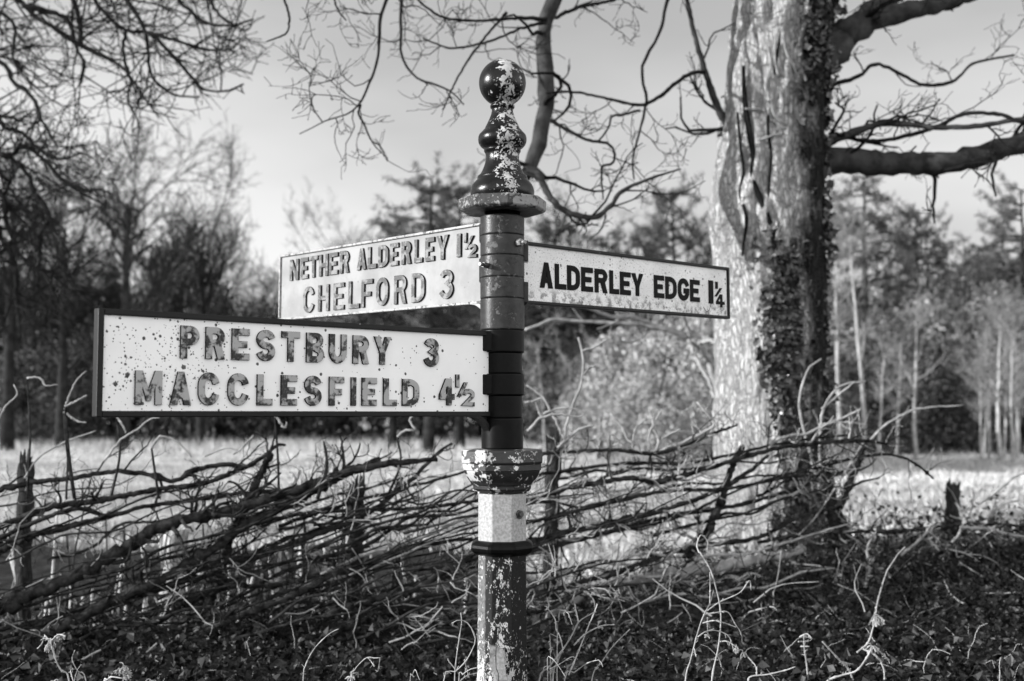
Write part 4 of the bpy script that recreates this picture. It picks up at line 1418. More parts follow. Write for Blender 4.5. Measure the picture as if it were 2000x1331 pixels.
for n_, (pp, ww, Yr) in enumerate(rods):
    P, R = limb_mesh(pp, ww, Yr, 30, 5, 0.3, 400 + n_)
    rs_.append((P, R))
    mb = MB()
    mb.tubes(P - HL, R, 5, 0, True)
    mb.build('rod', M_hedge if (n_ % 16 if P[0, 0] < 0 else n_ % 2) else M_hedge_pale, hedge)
allh = hs2 + rs_
tw = twigs_from(hs2 + rs_[::2], 8.0, 0.24, 0.12, 0.06, (0, 0, 0.03), 41, (1.0, 2.8, 1.6), 0.0015, 0.42)
mb = MB()
for P, R in [open_to_trunk(p, r, .72) for p, r in tw]:
    mb.tubes(P - HL, R, 3)
o = mb.build('twigs', M_hedge, hedge)
o['kind'] = 'stuff'
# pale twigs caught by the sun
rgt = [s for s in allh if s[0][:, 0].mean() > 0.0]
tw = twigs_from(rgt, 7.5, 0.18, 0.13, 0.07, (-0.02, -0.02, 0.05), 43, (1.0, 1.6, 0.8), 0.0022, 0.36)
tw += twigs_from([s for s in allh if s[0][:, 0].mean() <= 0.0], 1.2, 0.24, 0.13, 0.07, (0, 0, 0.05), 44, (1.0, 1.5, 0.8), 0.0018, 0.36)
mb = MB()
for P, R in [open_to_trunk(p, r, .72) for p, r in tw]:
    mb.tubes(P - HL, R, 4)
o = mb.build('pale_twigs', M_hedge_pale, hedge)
o['kind'] = 'stuff'
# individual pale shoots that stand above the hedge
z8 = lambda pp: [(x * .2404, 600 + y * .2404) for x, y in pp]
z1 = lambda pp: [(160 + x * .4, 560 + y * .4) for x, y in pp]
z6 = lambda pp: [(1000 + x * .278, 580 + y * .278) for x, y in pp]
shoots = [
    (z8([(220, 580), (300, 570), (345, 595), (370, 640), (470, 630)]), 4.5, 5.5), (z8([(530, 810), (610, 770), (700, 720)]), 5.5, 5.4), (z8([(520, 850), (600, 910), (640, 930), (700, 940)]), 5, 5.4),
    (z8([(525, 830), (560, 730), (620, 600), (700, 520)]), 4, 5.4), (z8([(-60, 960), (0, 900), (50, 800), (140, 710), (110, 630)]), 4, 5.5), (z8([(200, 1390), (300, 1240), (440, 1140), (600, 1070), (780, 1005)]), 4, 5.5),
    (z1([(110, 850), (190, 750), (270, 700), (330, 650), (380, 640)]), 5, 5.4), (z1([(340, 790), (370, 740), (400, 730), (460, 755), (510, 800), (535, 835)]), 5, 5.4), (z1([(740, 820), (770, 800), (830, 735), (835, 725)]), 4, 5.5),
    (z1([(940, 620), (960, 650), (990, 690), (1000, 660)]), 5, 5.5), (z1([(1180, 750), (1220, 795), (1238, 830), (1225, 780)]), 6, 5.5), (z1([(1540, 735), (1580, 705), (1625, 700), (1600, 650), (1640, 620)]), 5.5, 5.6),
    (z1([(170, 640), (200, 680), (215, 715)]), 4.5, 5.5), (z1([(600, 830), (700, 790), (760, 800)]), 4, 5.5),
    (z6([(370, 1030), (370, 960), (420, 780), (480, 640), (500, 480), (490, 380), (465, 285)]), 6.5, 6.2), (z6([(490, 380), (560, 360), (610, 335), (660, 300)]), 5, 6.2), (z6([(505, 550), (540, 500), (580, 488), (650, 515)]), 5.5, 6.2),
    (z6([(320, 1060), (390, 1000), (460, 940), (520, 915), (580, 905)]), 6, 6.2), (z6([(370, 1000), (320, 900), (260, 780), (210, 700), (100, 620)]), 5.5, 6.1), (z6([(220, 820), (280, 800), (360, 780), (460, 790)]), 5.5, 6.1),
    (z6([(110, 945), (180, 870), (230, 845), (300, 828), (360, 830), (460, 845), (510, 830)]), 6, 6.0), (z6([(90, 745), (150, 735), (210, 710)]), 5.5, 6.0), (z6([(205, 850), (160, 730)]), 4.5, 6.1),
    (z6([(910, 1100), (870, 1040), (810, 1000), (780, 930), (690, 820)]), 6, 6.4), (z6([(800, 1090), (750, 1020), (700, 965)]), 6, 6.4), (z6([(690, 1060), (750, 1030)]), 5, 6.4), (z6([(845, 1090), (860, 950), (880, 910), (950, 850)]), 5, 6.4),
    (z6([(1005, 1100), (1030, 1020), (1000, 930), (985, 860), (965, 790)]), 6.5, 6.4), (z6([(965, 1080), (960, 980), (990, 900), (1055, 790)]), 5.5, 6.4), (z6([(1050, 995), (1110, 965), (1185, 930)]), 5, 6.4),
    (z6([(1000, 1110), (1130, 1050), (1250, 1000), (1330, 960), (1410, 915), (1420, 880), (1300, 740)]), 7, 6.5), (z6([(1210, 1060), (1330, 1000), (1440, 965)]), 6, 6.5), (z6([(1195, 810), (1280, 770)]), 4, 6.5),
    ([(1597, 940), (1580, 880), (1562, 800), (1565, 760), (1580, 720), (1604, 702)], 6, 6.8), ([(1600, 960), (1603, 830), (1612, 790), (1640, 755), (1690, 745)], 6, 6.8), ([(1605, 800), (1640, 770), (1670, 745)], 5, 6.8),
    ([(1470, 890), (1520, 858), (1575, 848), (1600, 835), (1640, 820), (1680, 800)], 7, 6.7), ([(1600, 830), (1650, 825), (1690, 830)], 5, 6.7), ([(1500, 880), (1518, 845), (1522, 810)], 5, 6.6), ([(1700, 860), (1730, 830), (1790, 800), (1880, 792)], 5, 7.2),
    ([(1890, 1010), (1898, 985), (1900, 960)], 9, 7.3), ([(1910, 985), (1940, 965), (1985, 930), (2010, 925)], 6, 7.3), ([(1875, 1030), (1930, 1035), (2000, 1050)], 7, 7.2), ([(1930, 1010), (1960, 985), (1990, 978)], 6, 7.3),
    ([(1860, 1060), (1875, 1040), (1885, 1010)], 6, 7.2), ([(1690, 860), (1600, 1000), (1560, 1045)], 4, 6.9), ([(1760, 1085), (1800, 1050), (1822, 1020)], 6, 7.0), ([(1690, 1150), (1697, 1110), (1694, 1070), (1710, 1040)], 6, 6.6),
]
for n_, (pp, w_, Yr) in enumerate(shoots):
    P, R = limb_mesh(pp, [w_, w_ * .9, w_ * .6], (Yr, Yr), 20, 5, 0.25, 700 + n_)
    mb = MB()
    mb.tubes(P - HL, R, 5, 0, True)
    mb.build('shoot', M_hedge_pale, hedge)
    if pp[0][1] < 880 and pp[0][0] < 960:          # the dark lower stem it grows from
        Q = spline(np.array([P[0], pt(pp[0][0] + 6, (pp[0][1] + 960) / 2, Yr), pt(pp[0][0] + 22 * math.sin(n_), 975, Yr)]), 14)
        mb = MB()
        mb.tubes(Q - HL, np.linspace(.8, 1.2, 14) * R[0], 5, 0, True)
        mb.build('shoot', M_hedge, hedge)
# upright straw-coloured stems below the branches
for n_ in range(66):
    x = g.uniform(40, 940)
    if 915 < x < 950:
        continue
    Yr = g.uniform(6.15, 6.9)
    zb = float(ground_z(pt(x, 1200, Yr)[0], Yr)) - 0.03
    hgt = g.uniform(0.18, 0.72) + (0.15 if 560 < x < 700 else 0)
    b0 = np.array([pt(x, 1200, Yr)[0], Yr, zb])
    lean = np.array([g.normal() * 0.11, g.normal() * 0.07, 1.0])
    P = spline(np.array([b0, b0 + lean * hgt * .5 + np.array([g.normal() * .02, 0, 0]), b0 + lean * hgt]), 10)
    mb = MB()
    mb.tubes(P - HL, np.linspace(1, .75, 10) * px_r(g.uniform(3.2, 7.4), Yr), 6, 0, True)
    mb.build('upright_stem', M_shoot if n_ % 3 else M_stake_dark, hedge)

# stakes driven along the hedge line
def stake(px, top, bot_px, Y, w, label, mat, square, lean=0.0, ragged=False, depth=None):
    base = pt(px, 1200, Y)
    zg = float(ground_z(base[0], Y))
    zt = float(pt(px, top, Y)[2])
    o = empty('hedge_stake', (float(base[0]), Y, zg), label, 'stake', 'stakes along the laid hedge')
    g = np.random.default_rng(int(px) + 5)
    r = px_r(w, Y)
    n_ = 22
    H = zt - zg
    P = np.stack([lean * np.linspace(0, 1, n_) * H + (0 if square else g.normal(0, r * .12, n_)), np.zeros(n_), np.linspace(-0.15, H, n_)], 1)
    R = np.full(n_, r) * (1 if square else g.uniform(.85, 1.15, n_))
    mb = MB()
    if square:
        mb.tubes(P, R * 1.25, 4, 0, True)
    else:
        mb.tubes(P, R, 11, 0, False)
    st = mb.build('shaft', mat, o)
    if ragged:
        mb = MB()
        for _ in range(9):
            a_ = g.uniform(0, 6.28)
            p0 = P[-1] + np.array([math.cos(a_) * r * .6, math.sin(a_) * r * .6, -0.05])
            q = np.stack([p0, p0 + np.array([g.normal() * .02, g.normal() * .02, g.uniform(.05, .13)])])
            mb.tubes(spline(q, 4), np.array([r * .45, r * .35, r * .25, 0.002]), 5, 0, True)
        mb.build('splintered_top', mat, o)
    if square:
        st.rotation_euler = (0, 0, 0.35)
    return o
stake(45, 905, 1230, 5.9, 30, 'dark knobbly stake at the far left end of the hedge', M_stake_dark, False, 0.0, True)
stake(330, 1035, 1310, 6.3, 38, 'pale square sawn stake lit by the sun behind the hedge branches', M_stake, True, 0.06)
stake(693, 950, 1260, 5.95, 30, 'dark splintered stake between the PRESTBURY arm and the column', M_stake_dark, False, 0.0, True)
stake(1072, 865, 1100, 6.5, 28, 'dark rough stake just right of the column capital', M_stake_dark, False, 0.03, True)
stake(1866, 952, 1050, 9.0, 27, 'short dark weathered post standing in the brambles right of the big tree', M_stake_dark, False, 0.0, True)

# ------------------------------------------------------------------ dry stalks in front of the hedge
def dry(label, strands, Y, w, mat=None, head=None, leaf=None, name='dry_stalk', cat='dry stalk'):
    """strands: photo-pixel polylines of one plant; the first reaches the ground"""
    first = pts(strands[0], Y)
    zg = float(ground_z(first[0][0], Y))
    o = empty(name, (float(first[0][0]), Y, zg), label, cat, 'dry stalks at the hedge foot')
    ol = np.array(o.location)
    g = np.random.default_rng(abs(int(strands[0][0][0] * 7 + strands[0][0][1])))
    for n_, st in enumerate(strands):
        Q = pts(st, (Y, Y + 0.05 * (1 if n_ % 2 else -1)))
        if n_ == 0:
            Q = np.vstack([[Q[0][0] + (Q[0][0] - Q[1][0]) * .5, Y, zg - 0.02], Q])
        P = spline(Q, 36)
        R = np.linspace(1, .6, 36) * px_r(w if n_ == 0 else w * .8, Y)
        R = R * (1 + 0.55 * (np.sin(np.arange(36) * 1.1 + n_) > .93))
        mb = MB()
        mb.tubes(P - ol, R, 6, 0, True)
        # little spurs
        tw_, tr_ = sprout(P[None], R[None], 6, 0.012, (.5, 1.2), .3, (0, 0, -.1), 4, .7, .6, .2, .0005, .002, g)
        mb.tubes(tw_ - ol, tr_, 4)
        mb.build('stem', mat or M_dry, o)
    if head:
        for (hx, hy, sz) in head:
            c_ = pt(hx, hy, Y) - ol
            mb = MB()
            n_ = 15
            sz = sz * .75
            d = unit(g.normal(size=(n_, 3)) * np.array([1.0, .7, .45]) + np.array([0.0, 0, .1]))
            P = np.empty((n_, 5, 3))
            P[:, 0] = c_
            for s_ in range(1, 5):
                d = unit(d + np.array([0, 0, -.42]) + g.normal(size=(n_, 3)) * .28)
                P[:, s_] = P[:, s_ - 1] + d * sz * g.uniform(.15, .33, n_)[:, None]
            mb.tubes(P, np.full((n_, 5), .0011) * np.linspace(.8, 1.6, 5), 4)
            Vv, ff = leaf_cards(P[:, -1], sz * .32, g)
            mb.add(Vv, ff, 0, False)
            mb.build('seed_head', mat or M_dry, o)
    return o
zA = lambda pp: [(x * .15, 1180 + y * .15) for x, y in pp]
zB = lambda pp: [(560 + x * .2, 1180 + y * .2) for x, y in pp]
zC = lambda pp: [(900 + x * .15, 1180 + y * .15) for x, y in pp]
zD = lambda pp: [(1300 + x * .2336, 1020 + y * .2336) for x, y in pp]
dry('tall withered stalk with drooping shrivelled head at the left', [zA([(900, 1007), (800, 870), (730, 740), (690, 590), (655, 500)]), zA([(655, 520), (590, 420), (545, 520), (490, 580)]), zA([(655, 500), (740, 410), (800, 400), (850, 425)])], 3.7, 4.2, None, [(100, 1250, .035), (96, 1262, .030), (118, 1242, .022)])
dry('thin kinked stalk beside the shrivelled left head', [zA([(1120, 1007), (1010, 870), (940, 720), (975, 600)]), zA([(955, 1007), (920, 870), (960, 850)])], 3.75, 2.6)
dry('curled withered seed head on a short forked stem', [zA([(1605, 1007), (1635, 860), (1640, 810)]), zA([(1640, 1000), (1680, 880), (1700, 920)])], 3.7, 3.4, None, [(243, 1304, .034), (250, 1318, .024), (232, 1308, .024)])
dry('drooping dead leaf cluster low at the left', [zA([(1350, 1060), (1400, 990), (1450, 950), (1600, 970)])], 3.7, 4.5, None, [(215, 1328, .03), (105, 1330, .022), (296, 1330, .03)])
dry('long bent stem arching over dark leaves', [zB([(160, 760), (185, 600), (260, 450), (360, 340), (440, 275), (505, 245)])], 3.6, 2.6)
dry('hooked stem with hanging catkin-like tips', [zB([(630, 760), (660, 650), (720, 575), (790, 520), (850, 528), (915, 525)]), zB([(912, 525), (905, 580), (890, 660)]), zB([(790, 520), (830, 570), (855, 612)]), zB([(600, 740), (640, 690), (690, 670), (700, 720)])], 3.6, 2.6, None, [(686, 1322, .022)])
dry('small pointed bent grass stem', [zB([(1205, 760), (1225, 700), (1255, 640), (1280, 700), (1300, 745)])], 3.6, 2.2)
dry('upright thin stem close left of the column', [zB([(1640, 760), (1648, 620), (1660, 500), (1690, 300), (1708, 180), (1700, 85)])], 3.42, 2.8)
dry('looping stem that bows against the left of the column', [zB([(1530, 760), (1640, 665), (1740, 570), (1810, 450), (1842, 340), (1780, 200), (1690, 155), (1610, 190)]), zB([(1735, 545), (1760, 640), (1782, 720)])], 3.36, 2.8)
dry('pair of low arching blades at the left foot of the column', [zB([(1680, 760), (1720, 690), (1790, 640), (1860, 622)]), zB([(1690, 755), (1760, 700), (1860, 675)])], 3.34, 3.2)
dry('leaning pale stem with many side shoots right of the column', [zC([(1010, 1040), (1150, 820), (1330, 590), (1450, 400), (1530, 240), (1640, 160), (1760, 100)]), zC([(1330, 590), (1290, 430), (1240, 330), (1225, 200), (1110, 30)]), zC([(1470, 540), (1610, 400), (1820, 290), (2000, 270)]), zC([(1530, 240), (1500, 100), (1480, 0)])], 3.55, 4.2)
dry('sharply folded thin stem in the tangle right of the column', [zC([(1255, 400), (1275, 240), (1290, 90), (1390, 110), (1450, 270)])], 3.5, 2.6)
dry('stout pale stem rising through the tangle', [zC([(1190, 1020), (1260, 750), (1310, 640), (1330, 625)]), zC([(1400, 930), (1490, 720), (1590, 470), (1660, 290), (1720, 160), (1780, 0)])], 3.6, 4.4)
dry('double-bent wiry stem near the pale ground leaf', [zC([(1130, 1020), (1130, 850), (1135, 685), (1220, 740), (1300, 850), (1370, 960)]), zC([(1150, 850), (1290, 780), (1440, 690), (1520, 720)])], 3.45, 2.4)
dry('low crooked twig with a hooked tip', [zC([(1350, 1000), (1480, 890), (1600, 800), (1650, 770), (1740, 740), (1810, 735), (1850, 820)])], 3.5, 3.0)
dry('short curled stem with beaded tip', [zC([(1165, 620), (1155, 400), (1250, 430)]), zC([(1155, 420), (1170, 560), (1185, 600)])], 3.6, 2.8)
dry('straight oblique straw at the edge of the tangle', [zC([(1700, 1020), (1840, 750), (1990, 540), (2200, 330)])], 3.6, 3.2)
dry('dark folded grass blade leaning on the column face', [zC([(495, 1030), (462, 850), (458, 600), (490, 400), (530, 235), (570, 350), (605, 480), (650, 530)])], 3.38, 1.8, M_dry_dark)
dry('tall slanting nettle stem with hooked top before the trunk', [zD([(385, 1340), (440, 1050), (462, 820), (450, 680), (415, 530), (370, 390), (285, 250)]), zD([(280, 260), (262, 190), (295, 110), (350, 160), (350, 230)]), zD([(450, 1000), (520, 1000), (610, 1060)]), zD([(350, 740), (450, 670), (620, 590), (700, 490), (715, 570)]), zD([(370, 700), (372, 560), (370, 420)])], 3.8, 3.4)
dry('leaning nettle stem with drooping side arms', [zD([(165, 1340), (210, 1150), (270, 920), (310, 800), (370, 680), (400, 570)]), zD([(315, 775), (420, 758), (520, 755), (580, 850), (630, 930), (640, 1010)]), zD([(310, 845), (400, 825), (480, 840), (590, 880)]), zD([(270, 960), (340, 915), (430, 910), (530, 960), (575, 1090)]), zD([(240, 1060), (255, 1130)]), zD([(350, 800), (352, 930)])], 3.75, 3.4, None, [(1382, 1240, .016), (1450, 1275, .026), (1437, 1268, .02)])
dry('fallen pale twig lying low among leaves', [zD([(690, 1340), (720, 1290), (850, 1275), (1000, 1240), (1085, 1210)]), zD([(760, 1290), (755, 1210), (690, 1130)])], 4.2, 3.6)
dry('dead umbel stalk with star-shaped head at the right', [zD([(1350, 1335), (1480, 1280), (1600, 1240), (1690, 1120), (1720, 1060)]), zD([(1600, 1090), (1690, 1010), (1730, 900), (1760, 790)]), zD([(1650, 1060), (1760, 1120), (1820, 1220), (1830, 1320)]), zD([(1760, 1060), (1870, 1160)])], 4.3, 5.0, None, [(1711, 1204, .05), (1720, 1206, .04), (1704, 1262, .04)])
dry('small bent fern-like dead frond', [zD([(1180, 1200), (1160, 1060), (1155, 950)]), zD([(1155, 960), (1210, 970)]), zD([(1120, 960), (1180, 935), (1220, 970)]), zD([(1110, 1000), (1190, 1000)]), zD([(1130, 1040), (1190, 1040)])], 4.4, 3.4)
dry('crooked stem pointing left among dark ivy', [zD([(1540, 1250), (1450, 1150), (1310, 1000)]), zD([(1470, 1170), (1560, 1190)])], 4.4, 4.0)
dry('thin dark briar arching before the trunk foot', [zD([(270, 1060), (480, 980), (640, 910), (800, 830), (900, 750), (955, 680)]), zD([(640, 910), (860, 880), (890, 880)])], 4.5, 2.4, M_limb)

# ------------------------------------------------------------------ ground cover
g = np.random.default_rng(91)
def scatter(n_, x0, x1, y0, y1, f=None):
    P = np.stack([g.uniform(x0, x1, n_), g.uniform(y0, y1, n_)], 1)
    if f is not None:
        P = P[g.uniform(size=n_) < f(P[:, 0], P[:, 1])]
    return P
P = scatter(62000, -4.5, 5.2, 3.4, 8.6, lambda x, y: np.where(y < 5.4 + 2.6 * sstep(0.6, 1.9, x), 1, 0.16))
clump = 0.5 + 0.5 * np.sin(P[:, 0] * 2.3 + 1.2 * np.sin(P[:, 1] * 1.9)) * np.sin(P[:, 1] * 2.7 + P[:, 0])
hump = clump * 0.10 + 0.14 * sstep(1.2, 3.0, P[:, 0]) * (0.5 + clump)
z = ground_z(P[:, 0], P[:, 1]) + 0.015 + g.uniform(0, 1, len(P)) * hump
Cn = np.column_stack([P, z])
mb = MB()
Vv, ff = round_leaves(Cn, 0.036, g, (0, -0.3, 0.9))
mb.add(Vv, ff, 0, False)
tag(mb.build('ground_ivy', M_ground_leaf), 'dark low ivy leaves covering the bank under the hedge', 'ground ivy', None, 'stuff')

P = scatter(7500, -4.5, 5.2, 3.2, 9.5)
z = ground_z(P[:, 0], P[:, 1]) + g.uniform(0.02, 0.13, len(P))
mb = MB()
Vv, ff = leaf_cards(np.column_stack([P, z]), 0.034, g, (-0.4, -0.2, 0.7), 0.5)
mb.add(Vv, ff, 0, False)
tag(mb.build('leaf_litter', M_litter), 'curled dead leaves lying among the dark ivy', 'dead leaves', None, 'stuff')

# bramble thicket right of and below the big tree
mb = MB()
n_ = 520
st = np.column_stack([g.uniform(0.9, 5.0, n_), g.uniform(5.2, 9.3, n_)])
st[:, 0] += np.where((st[:, 0] < 2.3) & (g.uniform(size=n_) < .8), 1.7, 0)
z0 = ground_z(st[:, 0], st[:, 1])
P = np.empty((n_, 9, 3))
P[:, 0] = np.column_stack([st, z0])
d = unit(np.column_stack([g.normal(size=n_) * .8, g.normal(size=n_) * .4, g.uniform(.3, 1.1, n_)]))
for s_ in range(1, 9):
    d = unit(d + g.normal(size=(n_, 3)) * .20 + np.array([0, 0, -.13]))
    P[:, s_] = P[:, s_ - 1] + d * g.uniform(.03, .075, n_)[:, None]
mb.tubes(P, np.linspace(1, .6, 9)[None] * g.uniform(.0025, .0058, n_)[:, None], 4, 0)
sel = g.uniform(size=n_) < .42
mb.mi[-1] = np.where(np.repeat(sel, 8 * 4), 1, 0)
br = tag(mb.build('bramble_thicket', [M_twig, M_hedge_pale]), 'tangled arching bramble stems on the bank at the foot of the big tree', 'brambles', None, 'stuff')
idx = g.integers(0, n_, 5200)
k_ = g.integers(2, 9, 5200)
Cn = P[idx, k_] + g.normal(size=(5200, 3)) * np.array([.05, .05, .04])
mb = MB()
Vv, ff = round_leaves(Cn, 0.040, g, (-.2, -.3, .8))
mb.add(Vv, ff, 0, False)
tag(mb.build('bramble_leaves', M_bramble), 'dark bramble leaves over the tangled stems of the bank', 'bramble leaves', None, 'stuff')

# thin dead grass and briar strands over the bank
mb = MB()
n_ = 3200
st = np.column_stack([g.uniform(-3.6, 4.8, n_), g.uniform(3.5, 8.6, n_)])
z0 = ground_z(st[:, 0], st[:, 1])
P = np.empty((n_, 8, 3))
P[:, 0] = np.column_stack([st, z0])
d = unit(np.column_stack([g.normal(size=n_) * .6, g.normal(size=n_) * .4, g.uniform(.3, 1.2, n_)]))
for s_ in range(1, 8):
    d = unit(d + g.normal(size=(n_, 3)) * .24 + np.array([0, 0, -.16]))
    P[:, s_] = P[:, s_ - 1] + d * g.uniform(.012, .035, n_)[:, None]
mb.tubes(P, np.linspace(1, .5, 8)[None] * g.uniform(.0007, .0017, n_)[:, None], 4, 0)
mb.mi[-1] = np.repeat(g.choice([0, 1, 2], n_, p=[.45, .35, .2]), 7 * 4)
tag(mb.build('dead_grass', [M_limb, M_twig, M_shoot]), 'thin dead grass and briar strands over the dark bank', 'dead grass', None, 'stuff')

# cut sticks and brushwood lying under the hedge
mb = MB()
n_ = 420
st = np.column_stack([g.uniform(-3.2, 3.0, n_), g.uniform(5.0, 7.6, n_)])
z0 = ground_z(st[:, 0], st[:, 1]) + g.uniform(.02, .16, n_)
P = np.empty((n_, 6, 3))
P[:, 0] = np.column_stack([st, z0])
d = unit(np.column_stack([g.normal(size=n_), g.normal(size=n_) * .5, g.normal(size=n_) * .25 + .18]))
for s_ in range(1, 6):
    d = unit(d + g.normal(size=(n_, 3)) * .22)
    P[:, s_] = P[:, s_ - 1] + d * g.uniform(.03, .1, n_)[:, None]
mb.tubes(P, np.linspace(1, .6, 6)[None] * g.uniform(.0018, .0048, n_)[:, None], 5, 0)
mb.mi[-1] = np.where(np.repeat(g.uniform(size=n_) < .3, 5 * 5), 1, 0)
tag(mb.build('brushwood', [M_hedge, M_hedge_pale]), 'loose cut sticks lying under the laid hedge', 'brushwood', None, 'stuff')

# field grass: upright bleached blades, longer towards the wood
P = scatter(360000, -30, 36, 8.0, 54.0, lambda x, y: (0.25 + 0.75 * np.clip(np.sin(y * 0.55 + 0.3 * np.sin(x * .4)) * .7 + np.sin(x * .9 + y * .2) * .4 + .2, 0, 1)) * np.where((np.abs(x) < 3 + y * .48) & (y > 13.0 - 4.6 * sstep(-.6, .8, x) + 1.6 * sstep(2.2, 3.2, x) + .5 * np.sin(x * 3.1)), 1, 0))
m_ = len(P)
far = sstep(36, 48, P[:, 1])
hh = (g.uniform(.05, .16, m_) * (1 + 3.0 * far * g.uniform(0, 1, m_) * (1 + sstep(4, 9, P[:, 0]))))[:, None]
bb = np.column_stack([P, ground_z(P[:, 0], P[:, 1]) - .01])
a_ = g.uniform(0, 6.283, m_)
sd = np.column_stack([np.cos(a_), np.sin(a_), np.zeros(m_)]) * .011 * (1 + .6 * far)[:, None]
tip = bb + unit(np.column_stack([g.normal(size=m_) * .35, g.normal(size=m_) * .35, np.ones(m_)])) * hh
V = np.stack([bb - sd, bb + sd, tip], 1).reshape(-1, 3)
mb = MB()
mb.add(V, np.arange(m_ * 3).reshape(-1, 3), 0, False)
tag(mb.build('field_grass', M_grass), 'bleached winter grass across the sunlit field', 'grass', None, 'stuff')

# unseen shrubs added at left to shade the foot of the hedge
# ------------------------------------------------------------------ background trees (prototypes, then copies)
def bare_tree(name, h, tr, mats, nl, spread, up, seed, mat_t, lean=0.0, dens=1.0, lowest=.25, tw_r=0.012):
    g = np.random.default_rng(seed)
    o = empty(name)
    n_ = 14
    P = np.stack([np.cumsum(g.normal(0, .02 * h / 10, n_)) + lean * np.linspace(0, 1, n_) * h, np.cumsum(g.normal(0, .02, n_)), np.linspace(-.15, h * .86, n_)], 1)
    R = tr * np.linspace(1, .22, n_)
    mb = MB()
    mb.tubes(P, R, 9, 0, True)
    mb.build('trunk', mats[0], o)
    P1, R1 = sprout(P[None], R[None], nl, h * spread, (.5, 1.15), .22, (0, 0, up), 9, .55, .3, lowest, .02, .2, g)
    P2, R2 = sprout(P1, R1, int(nl * 7 * dens), h * spread * .45, (.45, 1.1), .30, (0, 0, up), 7, .55, .35, .15, tw_r * .9, .06, g)
    P3, R3 = sprout(P2, R2, int(nl * 34 * dens), h * spread * .22, (.4, 1.1), .34, (0, 0, up * .8), 5, .6, .5, .1, tw_r * .7, .02, g)
    P4, R4 = sprout(P3, R3, int(nl * 90 * dens), h * spread * .11, (.4, 1.1), .3, (0, 0, up * .8), 4, .7, .6, .1, tw_r * .5, .012, g)
    mb = MB()
    mb.tubes(P1, R1, 6, 0)
    for p, r in ((P2, R2), (P3, R3), (P4, R4)):
        mb.tubes(p, r, 3, 0)
    cr_ = mb.build('crown', mats[1], o)
    return o

def pine_tree(name, h, tr, seed, crown0=.45, wide=.30, nb=46, droop=-.02, cl=.55):
    g = np.random.default_rng(seed)
    o = empty(name)
    n_ = 12
    P = np.stack([np.cumsum(g.normal(0, .03, n_)), np.cumsum(g.normal(0, .03, n_)), np.linspace(-.15, h * .97, n_)], 1)
    R = tr * np.linspace(1, .15, n_)
    mb = MB()
    mb.tubes(P, R, 9, 0, True)
    u = g.uniform(crown0, .97, nb)
    u.sort()
    B = np.empty((nb, 8, 3))
    a = g.uniform(0, 6.283, nb)
    ln = h * wide * np.clip(1.15 - (u - crown0) / (1.02 - crown0), .18, 1) * g.uniform(.5, 1.1, nb)
    B[:, 0] = np.column_stack([np.interp(u * h, P[:, 2], P[:, 0]), np.interp(u * h, P[:, 2], P[:, 1]), u * h])
    d = np.column_stack([np.cos(a), np.sin(a), g.uniform(.0, .35, nb)])
    for s_ in range(1, 8):
        d = unit(d + g.normal(size=(nb, 3)) * .1 + np.array([0, 0, droop + .04 * (s_ > 4)]))
        B[:, s_] = B[:, s_ - 1] + d * (ln / 7)[:, None]
    mb.tubes(B, np.linspace(1, .3, 8)[None] * (tr * .2 + np.zeros(nb))[:, None], 4)
    B2, R2 = sprout(B, np.full((nb, 8), tr * .1), nb * 4, h * wide * .35, (.4, .9), .2, (0, 0, .04), 5, .6, .4, .3, .008, .03, g)
    mb.tubes(B2, R2, 3)
    mb.build('trunk', M_bg_bark, o)
    tips = np.concatenate([B2[:, 2:].reshape(-1, 3), B[:, 4:].reshape(-1, 3)])
    m_ = 16
    Cn = np.repeat(tips, m_, 0) + g.normal(size=(len(tips) * m_, 3)) * .10 * cl
    # needle sprays: narrow tapering triangles pointing outwards and up
    dd = unit(g.normal(size=Cn.shape) + np.array([0, 0, .5]))
    sd = unit(np.cross(dd, g.normal(size=Cn.shape)))
    ln_ = (g.uniform(.22, .5, len(Cn)) * cl)[:, None]
    V = np.stack([Cn - sd * .035 * cl, Cn + sd * .035 * cl, Cn + dd * ln_], 1).reshape(-1, 3)
    mb = MB()
    mb.add(V, np.arange(len(Cn) * 3).reshape(-1, 3), 0, False)
    mb.build('crown', M_needle, o)
    return o

def bush(name, h, w, seed, mat, nleaf=5200, size=.16):
    g = np.random.default_rng(seed)
    o = empty(name)
    mb = MB()
    P0 = np.stack([np.zeros(6), np.zeros(6), np.linspace(-.1, h * .8, 6)], 1)
    P1, R1 = sprout(P0[None], np.full((1, 6), .05), 30, h * .55, (.3, 1.0), .2, (0, 0, .05), 7, .6, .3, 0, .01, .05, g)
    mb.tubes(P0, np.linspace(.07, .02, 6), 7, 0, True)
    mb.tubes(P1, R1, 4)
    mb.build('stem', M_bg_bark, o)
    nc = 70
    cc = unit(g.normal(size=(nc, 3)))
    cc = cc * (g.uniform(.35, 1, nc) ** .5)[:, None] * np.array([w / 2, w / 2, h * .5]) + np.array([0, 0, h * .52])
    idx = g.integers(0, nc, nleaf)
    Cn = cc[idx] + unit(g.normal(size=(nleaf, 3))) * (g.uniform(.2, 1, nleaf)[:, None] ** .5) * h * .15
    Cn = Cn[Cn[:, 2] > .02]
    Vv, ff = leaf_cards(Cn, size, g)
    mb = MB()
    mb.add(Vv, ff, 0, False)
    mb.build('crown', mat, o)
    return o

